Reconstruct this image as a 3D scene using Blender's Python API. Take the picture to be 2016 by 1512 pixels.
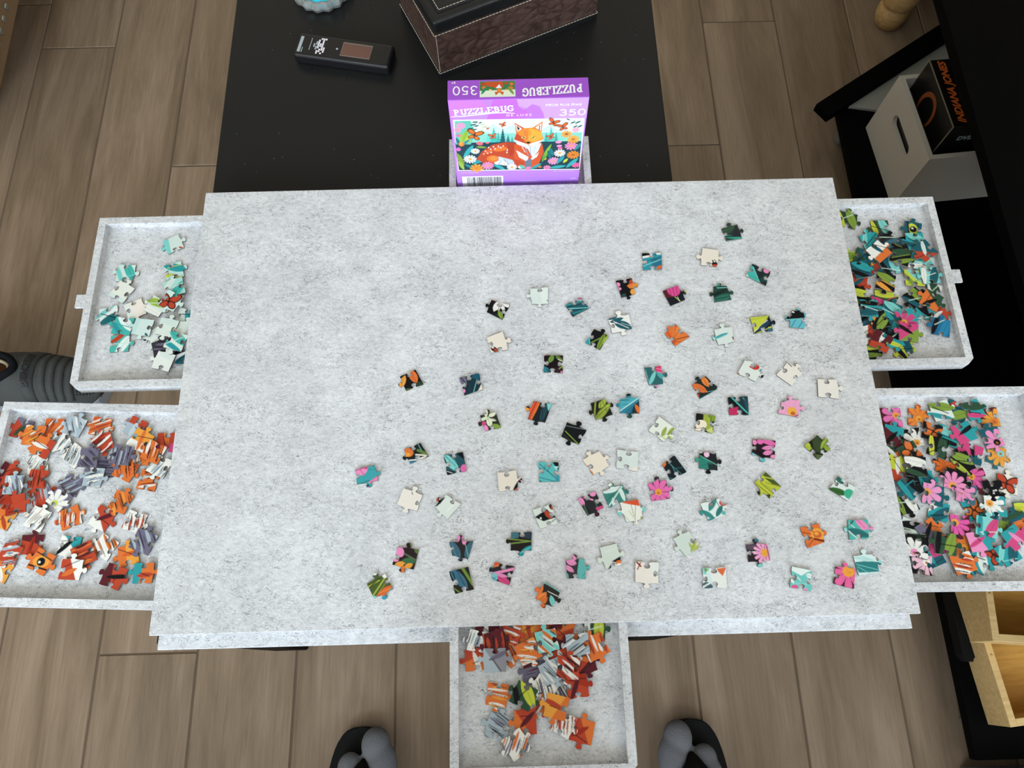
import bpy, bmesh, math, random
import numpy as np
from mathutils import Vector, Matrix
from mathutils.geometry import delaunay_2d_cdt

for _o in list(bpy.data.objects):
    bpy.data.objects.remove(_o)
SC = bpy.context.scene
COL = SC.collection

# ------------------------------------------------------------------ camera
F_PX = 1514.0
RR = np.array([[0.999625072646931, -0.027300527591459407, -0.0020965039579170213],
               [-0.026351227707484243, -0.9384089616643181, -0.3445202947090417],
               [0.007438207709247888, 0.34444637008005274, -0.9387765288953219]])
ZB = 0.435                                    # top of the puzzle board above the floor
CAM = np.array([-0.023265528, -0.292293218, 0.791324202 + ZB])
cd = bpy.data.cameras.new('camera')
cam = bpy.data.objects.new('camera', cd)
COL.objects.link(cam)
cd.sensor_fit = 'HORIZONTAL'
cd.sensor_width = 36.0
cd.lens = F_PX / 2016.0 * 36.0
cd.clip_start = 0.02
m4 = Matrix.Identity(4)
for i in range(3):
    m4[i][0], m4[i][1], m4[i][2], m4[i][3] = RR[0][i], -RR[1][i], -RR[2][i], CAM[i]
cam.matrix_world = m4
SC.camera = cam

# ------------------------------------------------------------------ world, lights, exposure
SC.view_settings.view_transform = 'Standard'
SC.view_settings.look = 'None'
SC.view_settings.gamma = 1.0
SC.view_settings.use_curve_mapping = False
SC.view_settings.exposure = 0.12
W = bpy.data.worlds.new('world')
SC.world = W
W.use_nodes = True
W.node_tree.nodes['Background'].inputs[0].default_value = (0.78, 0.88, 1.0, 1)
W.node_tree.nodes['Background'].inputs[1].default_value = 1.0


def area(name, loc, rot, sx, sy, power, col):
    l = bpy.data.lights.new(name, 'AREA')
    l.shape = 'RECTANGLE'
    l.size, l.size_y, l.energy, l.color = sx, sy, power, col
    o = bpy.data.objects.new(name, l)
    o.location, o.rotation_euler = loc, rot
    COL.objects.link(o)
    return o


# daylight through the two windows in the wall behind the photographer (outside the picture)
area('window_left_offscreen', (-1.15, -2.32, 1.45), (math.radians(90), 0, 0), 1.5, 1.7, 100, (0.74, 0.87, 1.0))
area('window_right_offscreen', (1.15, -2.32, 1.45), (math.radians(90), 0, 0), 1.5, 1.7, 74, (0.76, 0.88, 1.0))


# ------------------------------------------------------------------ helpers
def un(u, v, z):
    r = RR.T @ np.array([(u - 1008) / F_PX, (v - 756) / F_PX, 1.0])
    return CAM + (z - CAM[2]) / r[2] * r


def uy(u, v, y):
    r = RR.T @ np.array([(u - 1008) / F_PX, (v - 756) / F_PX, 1.0])
    return CAM + (y - CAM[1]) / r[1] * r


def lin(c):
    c = c / 255.0
    return c / 12.92 if c <= 0.04045 else ((c + 0.055) / 1.055) ** 2.4


PAL = dict(k='#111216', T='#2f9aa0', t='#7fcdc8', D='#1f5a66', g='#7f9a3f', y='#a9b848', Y='#c6cf45',
           G='#2f4f3a', o='#dc7438', O='#eaa043', r='#b9462f', p='#e890bd', P='#cf4a7f', m='#d8e3dc',
           c='#e8dfd0', w='#ecebe4', M='#5a2028', b='#a9b8c2', v='#6f6a80', u='#3f6878')


def rgb(s):
    h = PAL.get(s, s).lstrip('#')
    return tuple(lin(int(h[i:i + 2], 16)) for i in (0, 2, 4))


def new_mat(name):
    m = bpy.data.materials.new(name)
    m.use_nodes = True
    nt = m.node_tree
    return m, nt, nt.nodes['Principled BSDF']


def mat(name, col, rough=0.6, spec=0.4, metal=0.0, bump=None, emit=None, trans=0.0):
    m, nt, b = new_mat(name)
    b.inputs['Base Color'].default_value = (*rgb(col), 1)
    b.inputs['Roughness'].default_value = rough
    b.inputs['Specular IOR Level'].default_value = spec
    b.inputs['Metallic'].default_value = metal
    b.inputs['Transmission Weight'].default_value = trans
    if bump:
        tc = nt.nodes.new('ShaderNodeTexCoord')
        n = nt.nodes.new('ShaderNodeTexNoise')
        n.inputs['Scale'].default_value = bump[0]
        n.inputs['Detail'].default_value = 4
        bp = nt.nodes.new('ShaderNodeBump')
        bp.inputs['Strength'].default_value = bump[1]
        bp.inputs['Distance'].default_value = 0.002
        nt.links.new(tc.outputs['Object'], n.inputs['Vector'])
        nt.links.new(n.outputs['Fac'], bp.inputs['Height'])
        nt.links.new(bp.outputs['Normal'], b.inputs['Normal'])
    return m


class NT:
    """small node helper"""
    def __init__(s, nt):
        s.nt = nt

    def n(s, t, **kw):
        x = s.nt.nodes.new(t)
        for k, v in kw.items():
            if k.startswith('i_'):
                x.inputs[k[2:].replace('_', ' ')].default_value = v
            else:
                setattr(x, k, v)
        return x

    def l(s, a, b):
        s.nt.links.new(a, b)

    def noise(s, vec, scale, detail=3, rough=0.5, dist=0.0):
        x = s.n('ShaderNodeTexNoise')
        x.inputs['Scale'].default_value = scale
        x.inputs['Detail'].default_value = detail
        x.inputs['Roughness'].default_value = rough
        x.inputs['Distortion'].default_value = dist
        s.l(vec, x.inputs['Vector'])
        return x.outputs['Fac']

    def ramp(s, fac, stops):
        x = s.n('ShaderNodeValToRGB')
        e = x.color_ramp.elements
        while len(e) < len(stops):
            e.new(0.5)
        for i, (p, c) in enumerate(stops):
            e[i].position = p
            e[i].color = (*c, 1) if len(c) == 3 else c
        s.l(fac, x.inputs['Fac'])
        return x.outputs['Color']

    def math(s, op, a, b=None):
        x = s.n('ShaderNodeMath', operation=op)
        for i, q in enumerate((a, b)):
            if q is None:
                continue
            if isinstance(q, (int, float)):
                x.inputs[i].default_value = q
            else:
                s.l(q, x.inputs[i])
        return x.outputs[0]

    def mix(s, fac, a, b, mode='MIX'):
        x = s.n('ShaderNodeMix', data_type='RGBA', blend_type=mode)
        for q, sock in ((fac, x.inputs[0]), (a, x.inputs[6]), (b, x.inputs[7])):
            if isinstance(q, (int, float)):
                sock.default_value = q
            elif isinstance(q, tuple):
                sock.default_value = (*q, 1)
            else:
                s.l(q, sock)
        return x.outputs[2]

    def mapping(s, vec, scale=(1, 1, 1), rot=(0, 0, 0)):
        x = s.n('ShaderNodeMapping')
        x.inputs['Scale'].default_value = scale
        x.inputs['Rotation'].default_value = rot
        s.l(vec, x.inputs['Vector'])
        return x.outputs[0]

    def bump(s, h, strength, dist, bsdf):
        x = s.n('ShaderNodeBump')
        x.inputs['Strength'].default_value = strength
        x.inputs['Distance'].default_value = dist
        s.l(h, x.inputs['Height'])
        s.l(x.outputs[0], bsdf.inputs['Normal'])


def felt_mat():
    m, nt, b = new_mat('grey_felt')
    N = NT(nt)
    geo = N.n('ShaderNodeNewGeometry').outputs['Position']
    base = N.noise(N.mapping(geo, (1, 1.7, 1), (0, 0, 0.25)), 170, 5, 0.75, 0.6)
    col = N.ramp(base, [(0.26, (0.50, 0.51, 0.53)), (0.46, (0.68, 0.69, 0.705)), (0.60, (0.77, 0.78, 0.795)), (0.76, (0.90, 0.905, 0.915))])
    for sc, rot, wid, lo, stv in ((120, 0.3, 0.022, 0.45, 1.0), (150, 1.9, 0.020, 0.46, 1.0), (95, 2.7, 0.014, 0.44, 0.9), (210, 1.0, 0.030, 0.50, 0.8)):
        v = N.mapping(geo, (1, 2.0, 1), (0, 0, rot))
        f = N.noise(v, sc, 2, 0.5, 1.6)
        d = N.math('ABSOLUTE', N.math('SUBTRACT', f, 0.5))
        line = N.ramp(d, [(0.0, (stv,) * 3), (wid * 0.5, (stv,) * 3), (wid, (0, 0, 0))])
        pm = N.ramp(N.noise(v, sc * 0.22, 4, 0.7), [(lo, (0, 0, 0)), (lo + 0.16, (0.85, 0.85, 0.85))])
        brk = N.ramp(N.noise(geo, 40 + sc, 2, 0.5), [(0.42, (0, 0, 0)), (0.50, (1, 1, 1))])
        fac = N.math('MULTIPLY', N.math('MULTIPLY', line, pm), brk)
        col = N.mix(fac, col, (0.15, 0.155, 0.165))
    big = N.ramp(N.noise(geo, 20, 4, 0.65), [(0.32, (0.88, 0.88, 0.885)), (0.66, (1.05, 1.05, 1.05))])
    col = N.mix(1.0, col, big, 'MULTIPLY')
    N.l(col, b.inputs['Base Color'])
    b.inputs['Roughness'].default_value = 0.95
    b.inputs['Specular IOR Level'].default_value = 0.1
    N.bump(N.noise(geo, 420, 4, 0.7), 0.4, 0.0014, b)
    return m


def wood_floor_mat():
    m, nt, b = new_mat('floor_wood')
    N = NT(nt)
    tc = N.n('ShaderNodeTexCoord').outputs['Object']
    oi = N.n('ShaderNodeObjectInfo')
    off = N.n('ShaderNodeVectorMath', operation='SCALE')
    off.inputs[0].default_value = (37.0, 91.0, 13.0)
    N.l(oi.outputs['Random'], off.inputs['Scale'])
    add = N.n('ShaderNodeVectorMath', operation='ADD')
    N.l(tc, add.inputs[0])
    N.l(off.outputs[0], add.inputs[1])
    v = add.outputs[0]
    g1 = N.noise(N.mapping(v, (9, 1.1, 1)), 2.2, 5, 0.6, 0.8)
    g2 = N.noise(N.mapping(v, (90, 4, 1)), 3.0, 4, 0.65, 0.3)
    col = N.ramp(g1, [(0.28, rgb('#766450')), (0.5, rgb('#8e7a65')), (0.72, rgb('#a18d78'))])
    fine = N.ramp(g2, [(0.3, (0.84, 0.82, 0.80)), (0.7, (1.06, 1.06, 1.06))])
    col = N.mix(1.0, col, fine, 'MULTIPLY')
    hv = N.n('ShaderNodeHueSaturation')
    N.l(col, hv.inputs['Color'])
    N.l(N.math('ADD', N.math('MULTIPLY', oi.outputs['Random'], 0.14), 0.93), hv.inputs['Value'])
    N.l(hv.outputs[0], b.inputs['Base Color'])
    b.inputs['Roughness'].default_value = 0.48
    b.inputs['Specular IOR Level'].default_value = 0.35
    N.bump(g2, 0.25, 0.001, b)
    return m


def pale_wood_mat(name, c1, c2, rough=0.5):
    m, nt, b = new_mat(name)
    N = NT(nt)
    tc = N.n('ShaderNodeTexCoord').outputs['Object']
    g = N.noise(N.mapping(tc, (6, 60, 60)), 3, 4, 0.6, 0.6)
    N.l(N.ramp(g, [(0.3, rgb(c1)), (0.7, rgb(c2))]), b.inputs['Base Color'])
    b.inputs['Roughness'].default_value = rough
    return m


def black_table_mat():
    m, nt, b = new_mat('black_table')
    N = NT(nt)
    tc = N.n('ShaderNodeTexCoord').outputs['Object']
    vo = N.n('ShaderNodeTexVoronoi', voronoi_dimensions='2D')
    vo.inputs['Scale'].default_value = 24
    N.l(tc, vo.inputs['Vector'])
    speck = N.ramp(vo.outputs['Distance'], [(0.0, (1, 1, 1)), (0.016, (0, 0, 0))])
    keep = N.ramp(N.noise(tc, 9, 1), [(0.52, (0, 0, 0)), (0.56, (1, 1, 1))])
    col = N.mix(N.math('MULTIPLY', speck, keep), (0.012, 0.012, 0.012), (0.5, 0.5, 0.48))
    N.l(col, b.inputs['Base Color'])
    sm = N.ramp(N.noise(tc, 14, 4, 0.6), [(0.3, (0.26,) * 3), (0.7, (0.36,) * 3)])
    N.l(sm, b.inputs['Roughness'])
    b.inputs['Specular IOR Level'].default_value = 0.24
    return m


def leather_mat():
    m, nt, b = new_mat('embossed_leather')
    N = NT(nt)
    tc = N.n('ShaderNodeTexCoord').outputs['Object']
    vo = N.n('ShaderNodeTexVoronoi', feature='DISTANCE_TO_EDGE')
    vo.inputs['Scale'].default_value = 55
    N.l(N.mapping(tc, (1, 1, 1.4)), vo.inputs['Vector'])
    n = N.noise(tc, 40, 5, 0.6, 1.5)
    h = N.math('ADD', N.math('MULTIPLY', vo.outputs['Distance'], 1.2), n)
    N.l(N.ramp(h, [(0.35, rgb('#2e1f1b')), (0.7, rgb('#4e3a33'))]), b.inputs['Base Color'])
    b.inputs['Roughness'].default_value = 0.42
    N.bump(h, 0.8, 0.003, b)
    return m


def attr_mat(name, rough=0.4):
    m, nt, b = new_mat(name)
    N = NT(nt)
    a = N.n('ShaderNodeAttribute', attribute_name='print')
    N.l(a.outputs['Color'], b.inputs['Base Color'])
    b.inputs['Roughness'].default_value = rough
    b.inputs['Specular IOR Level'].default_value = 0.14
    return m


FELT = felt_mat()
M = dict(
    floor=wood_floor_mat(), grout=mat('grout', '#6a5a4a', 0.9), table=black_table_mat(),
    black=mat('black_lacquer', '#040405', 0.55, 0.04), blackmat=mat('black_matte', '#0a0a0b', 0.8, 0.2),
    leather=leather_mat(), lid=mat('black_leather', '#151617', 0.38, 0.4, bump=(260, 0.25)),
    stitch=mat('pale_stitching', '#b9b2a2', 0.7), card=mat('grey_card', '#77716a', 0.9),
    print=attr_mat('jigsaw_print', 0.38), boxprint=attr_mat('box_print', 0.32),
    purple=mat('purple_card', '#a055c8', 0.4, 0.2), white=mat('white_ink', '#f3eff5', 0.5), ink=mat('black_ink', '#141414', 0.5),
    wall=mat('wall_paint', '#cbbda8', 0.9), ceil=mat('ceiling_paint', '#e4dfd6', 0.9),
    crate=mat('white_crate', '#c9c4b8', 0.6, bump=(300, 0.1)), pale=mat('pale_panel', '#9a9c96', 0.5),
    sock=mat('grey_sock', '#6f7176', 0.95, 0.1, bump=(500, 0.5)), rubber=mat('black_rubber', '#070708', 0.7, 0.2),
    trouser=mat('black_trouser', '#101013', 0.9, 0.1, bump=(400, 0.4)), skin=mat('skin', '#b98a70', 0.55),
    shirt=mat('dark_shirt', '#2c3038', 0.9, 0.1), hair=mat('hair', '#2a1f18', 0.7),
    beige=mat('beige_fabric', '#8d765c', 0.85, 0.2, bump=(220, 0.5)), nail=mat('nailhead', '#9fa39c', 0.35, 0.5, metal=0.8),
    footwood=pale_wood_mat('turned_wood', '#b08a55', '#d0ad78'), traywood=pale_wood_mat('tray_wood', '#c08a3c', '#dba650'),
    traytrim=pale_wood_mat('tray_trim', '#c7a266', '#e0c088'), grey=mat('grey_fabric', '#868b92', 0.8, bump=(200, 0.3)),
    shoe=mat('grey_knit', '#4d4f4e', 0.9, 0.15, bump=(700, 0.6)), shoedark=mat('dark_knit', '#15161a', 0.9, 0.1),
    insole=mat('tan_insole', '#7a4a2c', 0.8), cream=mat('cream_lining', '#b8a88e', 0.85), shoesole=mat('grey_sole', '#9a9fa4', 0.7),
    screen=mat('dull_screen', '#6b4a40', 0.18, 0.5), device=mat('device_plastic', '#131316', 0.35, 0.45),
    bezel=mat('screen_bezel', '#7a6a62', 0.3), glass=None, aqua=mat('turquoise_wax', '#22c4e0', 0.5),
    dvd=mat('black_box_card', '#100f0e', 0.35, 0.4), dvdedge=mat('worn_card_edge', '#8d8672', 0.8),
    orange=mat('orange_ink', '#8d4a22', 0.5), title=mat('orange_title', '#d96a2a', 0.5), titley=mat('yellow_title', '#d9b45a', 0.5),
    lightgrey=mat('light_grey_ink', '#a8b4b8', 0.5), caster=mat('caster_plastic', '#77786f', 0.5),
    frame=mat('window_frame', '#d8d8d4', 0.5))
g_, nt_, b_ = new_mat('clear_glass')
b_.inputs['Base Color'].default_value = (0.95, 0.98, 0.97, 1)
b_.inputs['Transmission Weight'].default_value = 1.0
b_.inputs['Roughness'].default_value = 0.02
b_.inputs['IOR'].default_value = 1.5
M['glass'] = g_
g2, nt2, b2 = new_mat('cut_glass')
b2.inputs['Base Color'].default_value = (0.92, 0.92, 0.88, 1)
b2.inputs['Transmission Weight'].default_value = 0.82
b2.inputs['Roughness'].default_value = 0.06
M['cutglass'] = g2


def tag(o, label=None, cat=None, group=None, kind=None):
    if label: o['label'] = label
    if cat: o['category'] = cat
    if group: o['group'] = group
    if kind: o['kind'] = kind
    return o


def empty(name, loc=(0, 0, 0), rz=0.0):
    o = bpy.data.objects.new(name, None)
    o.empty_display_size = 0.02
    o.location = loc
    o.rotation_euler = (0, 0, rz)
    COL.objects.link(o)
    return o


def link(name, me, m=None, parent=None, loc=(0, 0, 0), rz=0.0):
    o = bpy.data.objects.new(name, me)
    COL.objects.link(o)
    if m is not None:
        me.materials.append(m)
    o.location = loc
    o.rotation_euler = (0, 0, rz)
    if parent is not None:
        o.parent = parent
    return o


def from_bm(name, bm, m, parent=None, smooth=False, loc=(0, 0, 0), rz=0.0):
    bmesh.ops.recalc_face_normals(bm, faces=bm.faces)
    me = bpy.data.meshes.new(name)
    bm.to_mesh(me)
    bm.free()
    if smooth:
        for p in me.polygons: p.use_smooth = True
    return link(name, me, m, parent, loc, rz)


def add_box(bm, lo, hi, bev=0.0, seg=2):
    vs = [bm.verts.new((x, y, z)) for z in (lo[2], hi[2]) for y in (lo[1], hi[1]) for x in (lo[0], hi[0])]
    fs = [(0, 2, 3, 1), (4, 5, 7, 6), (0, 1, 5, 4), (2, 6, 7, 3), (0, 4, 6, 2), (1, 3, 7, 5)]
    faces = [bm.faces.new([vs[i] for i in f]) for f in fs]
    if bev > 0:
        es = list({e for f in faces for e in f.edges})
        bmesh.ops.bevel(bm, geom=es, offset=bev, segments=seg, affect='EDGES', profile=0.5)


def box(name, lo, hi, m, parent=None, bev=0.0, seg=2, loc=(0, 0, 0), rz=0.0):
    bm = bmesh.new()
    add_box(bm, lo, hi, bev, seg)
    return from_bm(name, bm, m, parent, loc=loc, rz=rz)


def prism(name, pts, z0, z1, m, parent=None, bev=0.0, loc=(0, 0, 0), rz=0.0):
    bm = bmesh.new()
    a = [bm.verts.new((p[0], p[1], z0)) for p in pts]
    b = [bm.verts.new((p[0], p[1], z1)) for p in pts]
    bm.faces.new(a)
    top = bm.faces.new(b)
    n = len(pts)
    for i in range(n):
        bm.faces.new((a[i], a[(i + 1) % n], b[(i + 1) % n], b[i]))
    if bev > 0:
        bmesh.ops.bevel(bm, geom=list(bm.edges), offset=bev, segments=2, affect='EDGES', profile=0.5)
    return from_bm(name, bm, m, parent, loc=loc, rz=rz)


def lathe(name, prof, m, parent=None, seg=24, loc=(0, 0, 0), smooth=True, flute=None):
    bm = bmesh.new()
    rings = []
    for (r, z) in prof:
        ring = []
        for i in range(seg):
            a = 2 * math.pi * i / seg
            rr = r * (1 + (flute[1] * math.cos(flute[0] * a) if flute else 0))
            ring.append(bm.verts.new((rr * math.cos(a), rr * math.sin(a), z)))
        rings.append(ring)
    for a, b in zip(rings[:-1], rings[1:]):
        for i in range(seg):
            bm.faces.new((a[i], a[(i + 1) % seg], b[(i + 1) % seg], b[i]))
    bm.faces.new(rings[0])
    bm.faces.new(rings[-1])
    return from_bm(name, bm, m, parent, smooth, loc)


def text_mesh(body, size, bold=0.0, shear=0.0, spacing=1.0, align='CENTER'):
    c = bpy.data.curves.new('lettering', 'FONT')
    c.body, c.size, c.offset, c.shear, c.space_character = body, size, bold, shear, spacing
    c.align_x, c.align_y = align, 'CENTER'
    c.resolution_u = 3
    o = bpy.data.objects.new('lettering', c)
    me = bpy.data.meshes.new_from_object(o)
    bpy.data.objects.remove(o)
    return me


def place_text(name, body, size, mtx, m, parent, **kw):
    me = text_mesh(body, size, **kw)
    me.transform(mtx)
    me.name = name
    return link(name, me, m, parent)


def basis(o, ex, ey):
    """matrix with local x -> ex, y -> ey at origin o"""
    ex, ey = Vector(ex).normalized(), Vector(ey).normalized()
    ez = ex.cross(ey)
    r = Matrix((ex, ey, ez)).transposed().to_4x4()
    r.translation = Vector(o)
    return r


# ------------------------------------------------------------------ flat print painter
def seg_dist(P, a, b):
    d = b - a
    t = np.clip(((P - a) @ d) / max(d @ d, 1e-12), 0, 1)
    return np.linalg.norm(P - (a + t[:, None] * d), axis=1), t


def in_poly(P, poly):
    x, y = P[:, 0], P[:, 1]
    ins = np.zeros(len(P), bool)
    n = len(poly)
    for i in range(n):
        x1, y1 = poly[i]
        x2, y2 = poly[(i + 1) % n]
        c = (y1 > y) != (y2 > y)
        if abs(y2 - y1) > 1e-12:
            ins ^= c & (x < (x2 - x1) * (y - y1) / (y2 - y1) + x1)
    return ins


def poly_sd(P, poly):
    d = np.full(len(P), 1e9)
    n = len(poly)
    for i in range(n):
        dd, _ = seg_dist(P, np.array(poly[i]), np.array(poly[(i + 1) % n]))
        d = np.minimum(d, dd)
    return np.where(in_poly(P, poly), -d, d)


def paint(P, base, art, tf, sc, aa):
    """P: points (n,2) metres; art: prim strings in source coords; tf maps source xy -> metres; sc metres per source unit"""
    C = np.tile(np.array(rgb(base)), (len(P), 1))

    def over(sd, col, a=1.0):
        al = np.clip(0.5 - sd / aa, 0, 1)[:, None] * a
        C[:] = C * (1 - al) + np.array(col) * al

    for it in art:
        q = it.split()
        if not q:
            continue
        k, col = q[0], rgb(q[-1])
        v = None if k == 'p' else [float(x) for x in q[1:-1]]
        if k == 's' or k == 'l':
            a, b = tf(v[0], v[1]), tf(v[2], v[3])
            d, t = seg_dist(P, a, b)
            w = v[4] * sc / 2
            if k == 'l':
                w = w * np.sqrt(np.clip(np.sin(np.pi * np.clip(t, 0.02, 0.98)), 0, 1)) * 1.0
                over(d - w, col)
                dk = tuple(x * 0.55 for x in col)
                over(d - 0.0001 - 0.03 * v[4] * sc, dk, 0.6)
            else:
                over(d - w, col)
        elif k == 'e':
            c = tf(v[0], v[1])
            rx, ry = v[2] * sc, (v[3] if len(v) > 3 else v[2]) * sc
            an = -math.radians(v[4]) if len(v) > 4 else 0
            d = P - c
            x = d[:, 0] * math.cos(an) + d[:, 1] * math.sin(an)
            y = -d[:, 0] * math.sin(an) + d[:, 1] * math.cos(an)
            over((np.sqrt((x / rx) ** 2 + (y / ry) ** 2) - 1) * min(rx, ry), col)
        elif k == 'p':
            pts = [tf(*map(float, z.split(','))) for z in q[1:-1]]
            over(poly_sd(P, pts), col)
        elif k == 'f':
            c, r, n = tf(v[0], v[1]), v[2] * sc, int(v[3])
            d = P - c
            rad = np.linalg.norm(d, axis=1)
            an = np.arctan2(d[:, 1], d[:, 0]) + (v[4] if len(v) > 4 else 0)
            ph = np.abs(((an * n / (2 * np.pi)) % 1.0) - 0.5) * 2      # 0 middle of petal .. 1 gap
            edge = r * np.sqrt(np.clip(1 - ph ** 3, 0.0, 1)) * 1.0
            over(np.maximum(rad - edge, (ph - 0.97) * rad * np.pi / n), col)
            dk = tuple(x * 0.45 for x in col)
            line = np.abs(ph - 0.45) * rad * np.pi / n
            over(np.maximum(line - 0.00012, np.maximum(r * 0.25 - rad, rad - r * 0.75)), dk, 0.55)
        elif k == 't':                                               # spruce: cx ytop ybot width
            c0, c1 = tf(v[0], v[1]), tf(v[0], v[2])
            ax = c1 - c0
            L = np.linalg.norm(ax)
            ax = ax / L
            d = P - c0
            h = d @ ax
            x = np.abs(d @ np.array([-ax[1], ax[0]]))
            w = v[3] * sc / 2 * (h / L) * (0.55 + 0.45 * ((h / L * 6) % 1.0))
            over(np.maximum(x - w, np.maximum(-h, h - L)), col)
        elif k == 'b':                                               # butterfly: cx cy size ang
            s, an = v[2], math.radians(v[3])
            for dx, dy, rx, ry, aa2 in ((-.28, -.18, .36, .2, 40), (.28, -.18, .36, .2, -40), (-.2, .2, .24, .17, -40), (.2, .2, .24, .17, 40)):
                ex = dx * math.cos(an) - dy * math.sin(an)
                ey = dx * math.sin(an) + dy * math.cos(an)
                for f, cc in ((1.15, rgb('#2a1a16')), (0.85, col)):
                    c = tf(v[0] + ex * s, v[1] + ey * s)
                    r1, r2, a2 = rx * s * sc * f, ry * s * sc * f, -math.radians(aa2 + v[3])
                    d = P - c
                    x = d[:, 0] * math.cos(a2) + d[:, 1] * math.sin(a2)
                    y = -d[:, 0] * math.sin(a2) + d[:, 1] * math.cos(a2)
                    over((np.sqrt((x / r1) ** 2 + (y / r2) ** 2) - 1) * min(r1, r2), cc)
    return np.clip(C, 0, 1)


def set_print(me, C):
    a = me.attributes.new('print', 'FLOAT_COLOR', 'POINT')
    buf = np.ones((len(me.vertices), 4), np.float32)
    buf[:len(C), :3] = C
    a.data.foreach_set('color', buf.ravel())


def art_list(s):
    return [x.strip() for x in s.split(';') if x.strip()]


# ------------------------------------------------------------------ jigsaw piece geometry
KNOB = [(0.37, 0.012), (0.415, 0.035), (0.418, 0.085), (0.375, 0.13), (0.365, 0.19), (0.41, 0.245), (0.5, 0.265),
        (0.59, 0.245), (0.635, 0.19), (0.625, 0.13), (0.582, 0.085), (0.585, 0.035), (0.63, 0.012)]


def outline(corners, tabs, rnd):
    """corners clockwise as seen in the picture (y up here), tabs per edge o/i/f"""
    out = []
    n = len(corners)
    for i in range(n):
        a, b = np.array(corners[i]), np.array(corners[(i + 1) % n])
        d = b - a
        L = np.linalg.norm(d)
        nn = np.array([-d[1], d[0]]) / L                     # outward for clockwise order
        out.append(a + d * 0.012)
        t = tabs[i]
        if t == 'f':
            for q in (0.25, 0.5, 0.75):
                out.append(a + d * q + nn * L * rnd.uniform(-.008, .008))
        else:
            sg = 1 if t == 'o' else -1
            sh = rnd.uniform(-.05, .05)
            hs = rnd.uniform(0.88, 1.05)
            out.append(a + d * 0.18 - nn * sg * L * 0.008)
            k = [np.array((x + sh, y * hs * sg)) for x, y in KNOB]
            for j in range(len(k) - 1):
                p0, p1, p2, p3 = k[max(j - 1, 0)], k[j], k[j + 1], k[min(j + 2, len(k) - 1)]
                for u in (0.0, 0.5):
                    q = 0.5 * (2 * p1 + (p2 - p0) * u + (2 * p0 - 5 * p1 + 4 * p2 - p3) * u * u + (-p0 + 3 * p1 - 3 * p2 + p3) * u ** 3)
                    out.append(a + d * q[0] + nn * L * q[1])
            q = k[-1]
            out.append(a + d * q[0] + nn * L * q[1])
            out.append(a + d * 0.83 - nn * sg * L * 0.008)
        out.append(a + d * 0.988)
    return np.array(out)


THICK = 0.0019


def piece_mesh(ol, C_fn, step=0.00062):
    lo, hi = ol.min(0), ol.max(0)
    gx, gy = np.meshgrid(np.arange(lo[0], hi[0], step), np.arange(lo[1], hi[1], step))
    G = np.c_[gx.ravel(), gy.ravel()]
    G = G[poly_sd(G, ol) < -step * 0.45]
    vs = [Vector(p) for p in ol] + [Vector(p) for p in G]
    n = len(ol)
    res = delaunay_2d_cdt(vs, [], [list(range(n))[::-1]], 1, 1e-7)
    V = np.array([tuple(v) for v in res[0]])
    F = [tuple(f) for f in res[2]]
    # make sure triangles face up
    T = []
    for f in F:
        a, b, c = V[f[0]], V[f[1]], V[f[2]]
        if (b[0] - a[0]) * (c[1] - a[1]) - (b[1] - a[1]) * (c[0] - a[0]) < 0:
            f = f[::-1]
        T.append(f)
    nv = len(V)
    top = [(x, y, THICK) for x, y in V]
    r1 = [(x, y, THICK) for x, y in ol]
    r0 = [(x, y, 0.0) for x, y in ol]
    verts = top + r1 + r0
    sides = []
    for i in range(n):
        j = (i + 1) % n
        sides.append((nv + j, nv + i, nv + n + i, nv + n + j)[::-1])
    faces = T + sides + [tuple(nv + n + i for i in range(n))]
    me = bpy.data.meshes.new('jigsaw_piece')
    me.from_pydata(verts, [], faces)
    me.materials.append(M['print'])
    me.materials.append(M['card'])
    mi = np.zeros(len(faces), np.int32)
    mi[len(T):] = 1
    me.polygons.foreach_set('material_index', mi)
    set_print(me, C_fn(V))
    me.update()
    return me


FR = dict(A=(680, 690, 5.04), B=(1020, 690, 5.04), C=(1320, 690, 5.04), D=(680, 940, 5.04), E=(1020, 930, 5.04),
          F=(1320, 930, 4.582), G=(920, 420, 5.6), H=(1240, 420, 4.8), LT=(140, 380, 3.781), LB=(0, 700, 2.908),
          RT=(1640, 380, 4.2), RB=(1716, 740, 3.6), BD=(860, 1200, 4.8), X=(860, 140, 6.3))


def tf_plane(fr, z):
    ox, oy, s = FR[fr]
    return lambda x, y: un(ox + x / s, oy + y / s, z)[:2]
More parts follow.
